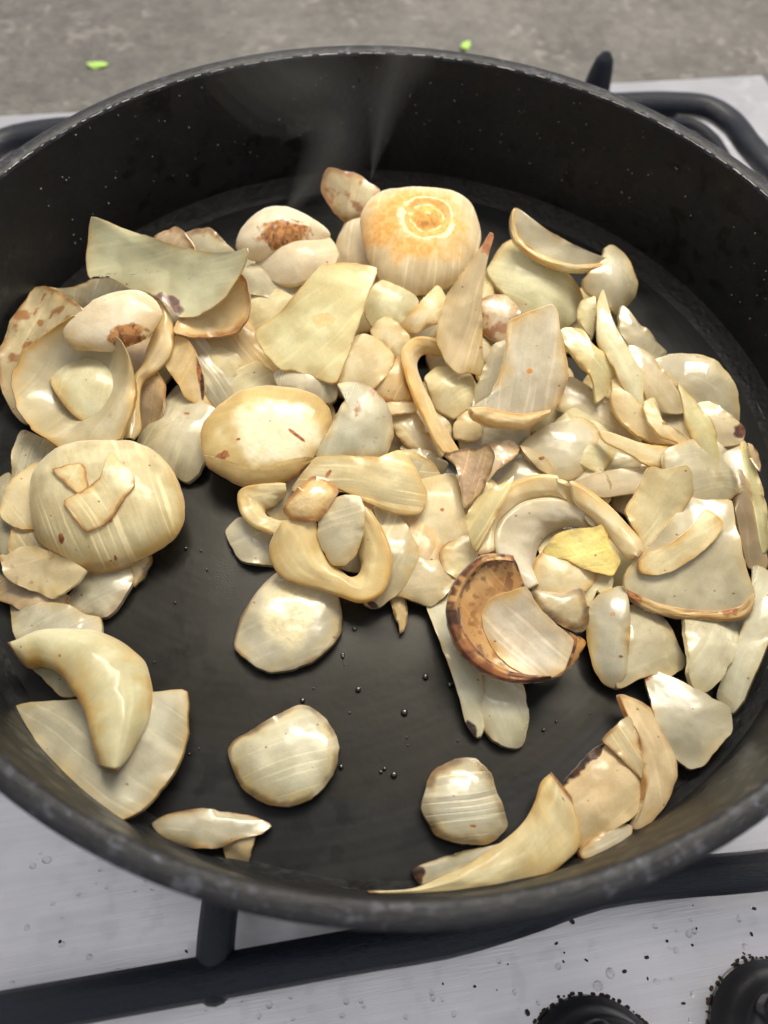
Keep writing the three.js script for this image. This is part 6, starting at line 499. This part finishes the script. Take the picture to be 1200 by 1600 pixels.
// ------------------------------------------------------------------ oil, droplets, crumbs, steam
function dropGeo(r, flat, seg = 10) { const g = new THREE.SphereGeometry(r, seg, 6, 0, Math.PI * 2, 0, Math.PI / 2); g.scale(1, flat, 1); return g; }
{ // thin film of oil with a rounded margin
  const M = 180, pos = [], idx = [], prof = [[0.3, 0.00030], [0.6, 0.00030], [0.8, 0.00027], [0.9, 0.00018], [0.96, 0.00008], [1.0, 0.00001]];
  pos.push(0, 0.00030, 0);
  for (const [s, y] of prof) for (let i = 0; i < M; i++) { const a = (i / M) * Math.PI * 2, R = 0.122 + 0.010 * (fbm(Math.cos(a) * 2 + 5, Math.sin(a) * 2 + 5, 0, 3) - 0.3) * 1.6; pos.push(Math.cos(a) * R * s, y, Math.sin(a) * R * s); }
  for (let i = 0; i < M; i++) idx.push(0, 1 + (i + 1) % M, 1 + i);
  for (let r = 0; r < prof.length - 1; r++) for (let i = 0; i < M; i++) { const a = 1 + r * M + i, b = 1 + r * M + (i + 1) % M; idx.push(a, b, a + M, b, b + M, a + M); }
  const g = new THREE.BufferGeometry(); g.setAttribute('position', new THREE.Float32BufferAttribute(pos, 3)); g.setIndex(idx); g.computeVertexNormals();
  const oil = mesh('cooking_oil', g, new THREE.MeshPhysicalMaterial({ color: 0xfcfaf4, transmission: 1, thickness: 0, roughness: 0.1, ior: 1.2, specularIntensity: 0.3 })); oil.position.y = FLOOR + 0.0002;
  tag(oil, 'thin glossy film of cooking oil spread over the black pan floor', 'oil');
}
{ // bubbles and drops of oil on the floor and spatter on the wall
  const b = []; const spots = [[1, 4.7, 0.9], [-10, 59, 1.4], [-6, 72, 0.8], [-9, 81, 0.7], [8, 55, 0.7], [3, 45, 0.8], [12, 98, 1.1], [-3, 92, 0.9], [18, 86, 1.0], [26, 88, 0.9], [-14, 110, 1.2], [-6, 116, 0.8], [10, 117, 1.0], [-20, 97, 0.8], [40, 70, 0.6]];
  for (let i = 0; i < 46; i++) spots.push([rr(-70, 75), rr(20, 118), rr(0.25, 0.6)]);
  for (const [x, z, r] of spots) { const g = dropGeo(r / 1000, 0.75); g.translate(x / 1000, FLOOR + 0.0006, z / 1000); b.push(g); }
  const o = mesh('oil_bubbles', mergeGeometries(b), new THREE.MeshPhysicalMaterial({ color: 0x1c1a16, roughness: 0.12, clearcoat: 1, clearcoatRoughness: 0.05 })); tag(o, 'tiny dark oil bubbles dotted over the bare pan floor', 'bubbles', null, 'stuff');
  const w = []; for (let i = 0; i < 150; i++) { const a = rr(-1.1, 1.5), y = rr(0.018, 0.058), R = 0.1512 + (y - 0.02) * 0.066, r = rr(0.0002, 0.0005); const g = new THREE.SphereGeometry(r, 6, 4); g.translate(R * Math.sin(a), FLOOR + y, -R * Math.cos(a)); w.push(g); }
  const sp = mesh('grease_spatter', mergeGeometries(w), new THREE.MeshPhysicalMaterial({ color: 0x55504a, roughness: 0.15, clearcoat: 1, clearcoatRoughness: 0.05 })); tag(sp, 'fine grease spatter stuck to the black inner pan wall', 'grease', null, 'stuff');
}
{ // water drops, crumbs and grease specks on the steel
  const d = []; for (let i = 0; i < 420; i++) { const x = rr(-0.14, 0.2), z = rr(0.1, 0.24), r = rr(0.0003, 0.0009) * (rnd() > 0.9 ? 1.5 : 1); const g = dropGeo(r, 0.45, 9); g.scale(rr(0.8, 1.3), 1, rr(0.8, 1.3)); g.translate(...hobAt(x, 0.0001, z)); d.push(g); }
  const o = mesh('water_drops', mergeGeometries(d), new THREE.MeshPhysicalMaterial({ color: 0xffffff, transmission: 1, thickness: 0.001, roughness: 0.02, ior: 1.33 })); tag(o, 'small clear drops splashed over the steel hob top', 'drops', null, 'stuff');
  const c = []; for (let i = 0; i < 60; i++) { const near = rnd() > 0.5, x = near ? rr(0.0, 0.14) : rr(-0.14, 0.2), z = near ? rr(0.155, 0.19) : rr(0.12, 0.24), r = rr(0.0002, 0.0006) * (rnd() > 0.93 ? 1.9 : 1); const g = new THREE.IcosahedronGeometry(r, 0); g.scale(rr(0.7, 1.6), 0.6, rr(0.7, 1.6)); g.rotateY(rr(0, 6)); g.translate(...hobAt(x, r * 0.3, z)); c.push(g); }
  const k = mesh('burnt_specks', mergeGeometries(c), new THREE.MeshStandardMaterial({ color: new THREE.Color().setRGB(0.03, 0.02, 0.014), roughness: 0.8 })); tag(k, 'dark burnt specks scattered over the steel hob top', 'specks', null, 'stuff');
}
{ // faint steam curling up from the back of the heap: soft nested veils of vapour
  const vap = new THREE.MeshStandardMaterial({ color: 0xffffff, roughness: 1, transparent: true, opacity: 0.0024, depthWrite: false });
  const wisps = [[[-0.050, 0.070, -0.085], [-0.030, 0.095, -0.115], [-0.062, 0.118, -0.132], [-0.042, 0.14, -0.145], [-0.040, 0.17, -0.15]], [[-0.016, 0.080, -0.10], [-0.012, 0.105, -0.12], [-0.004, 0.13, -0.14], [-0.012, 0.16, -0.15], [-0.004, 0.19, -0.16]]];
  wisps.forEach((w, k) => {
    const c = new THREE.CatmullRomCurve3(w.map((p) => V3(...p))), layers = [];
    for (let q = 1; q <= 5; q++) {
      const g = new THREE.TubeGeometry(c, 60, 1, 18, false), p = g.attributes.position;
      for (let i = 0; i < p.count; i++) { const ring = Math.floor(i / 19), t = ring / 60, ctr = c.getPointAt(t), v = V3(p.getX(i), p.getY(i), p.getZ(i)).sub(ctr); const R = (k ? 0.012 : 0.020) * (q / 5) * (0.02 + 1.1 * Math.sin(Math.PI * clamp(t, 0, 1)) ** 1.2) * (0.45 + 1.1 * fbm(v.x * 1.1 + t * 5 + k * 9, v.z * 1.1 + v.y, t * 3, 3)); v.multiplyScalar(R).add(ctr); p.setXYZ(i, v.x, v.y, v.z); }
      g.computeVertexNormals(); layers.push(g);
    }
    const o = mesh('steam_wisp', mergeGeometries(layers), vap); o.castShadow = false;
    tag(o, k ? 'slim upright wisp of pale steam before the dark back wall of the pan' : 'broad curling wisp of pale steam before the dark back wall of the pan', 'steam', null, 'stuff');
  });
}
function flake(x, z, s, turn, label) {
  const sh = new THREE.Shape(); sh.moveTo(-1, 0); sh.bezierCurveTo(-0.7, 0.5, -0.1, 0.62, 0.35, 0.45); sh.bezierCurveTo(0.7, 0.35, 0.9, 0.2, 1, 0.05); sh.bezierCurveTo(0.7, -0.25, 0.3, -0.45, -0.1, -0.4); sh.bezierCurveTo(-0.5, -0.42, -0.8, -0.25, -1, 0);
  const g = new THREE.ExtrudeGeometry(sh, { depth: 0.08, bevelSize: 0.04, bevelThickness: 0.04, bevelSegments: 2, curveSegments: 10 }); const p = g.attributes.position; for (let i = 0; i < p.count; i++) p.setZ(i, p.getZ(i) + 0.22 * p.getX(i) ** 2 + 0.1 * Math.sin(p.getX(i) * 5)); g.computeVertexNormals(); g.rotateX(-Math.PI / 2); g.scale(s, s, s);
  const o = mesh('herb_flake', g, new THREE.MeshPhysicalMaterial({ color: new THREE.Color().setRGB(0.26, 0.42, 0.09), roughness: 0.6 })); o.position.set(x, -0.0048, z); o.rotation.y = turn; tag(o, label, 'herb flake', 'green herb flakes on the worktop');
}
flake(-0.1985, -0.2965, 0.0062, 0.25, 'small bright green herb flake lying alone on the stone worktop');
flake(0.0275, -0.352, 0.0058, 1.2, 'green herb flake on the worktop half hidden behind the pan rim');
renderer.render(scene, camera);
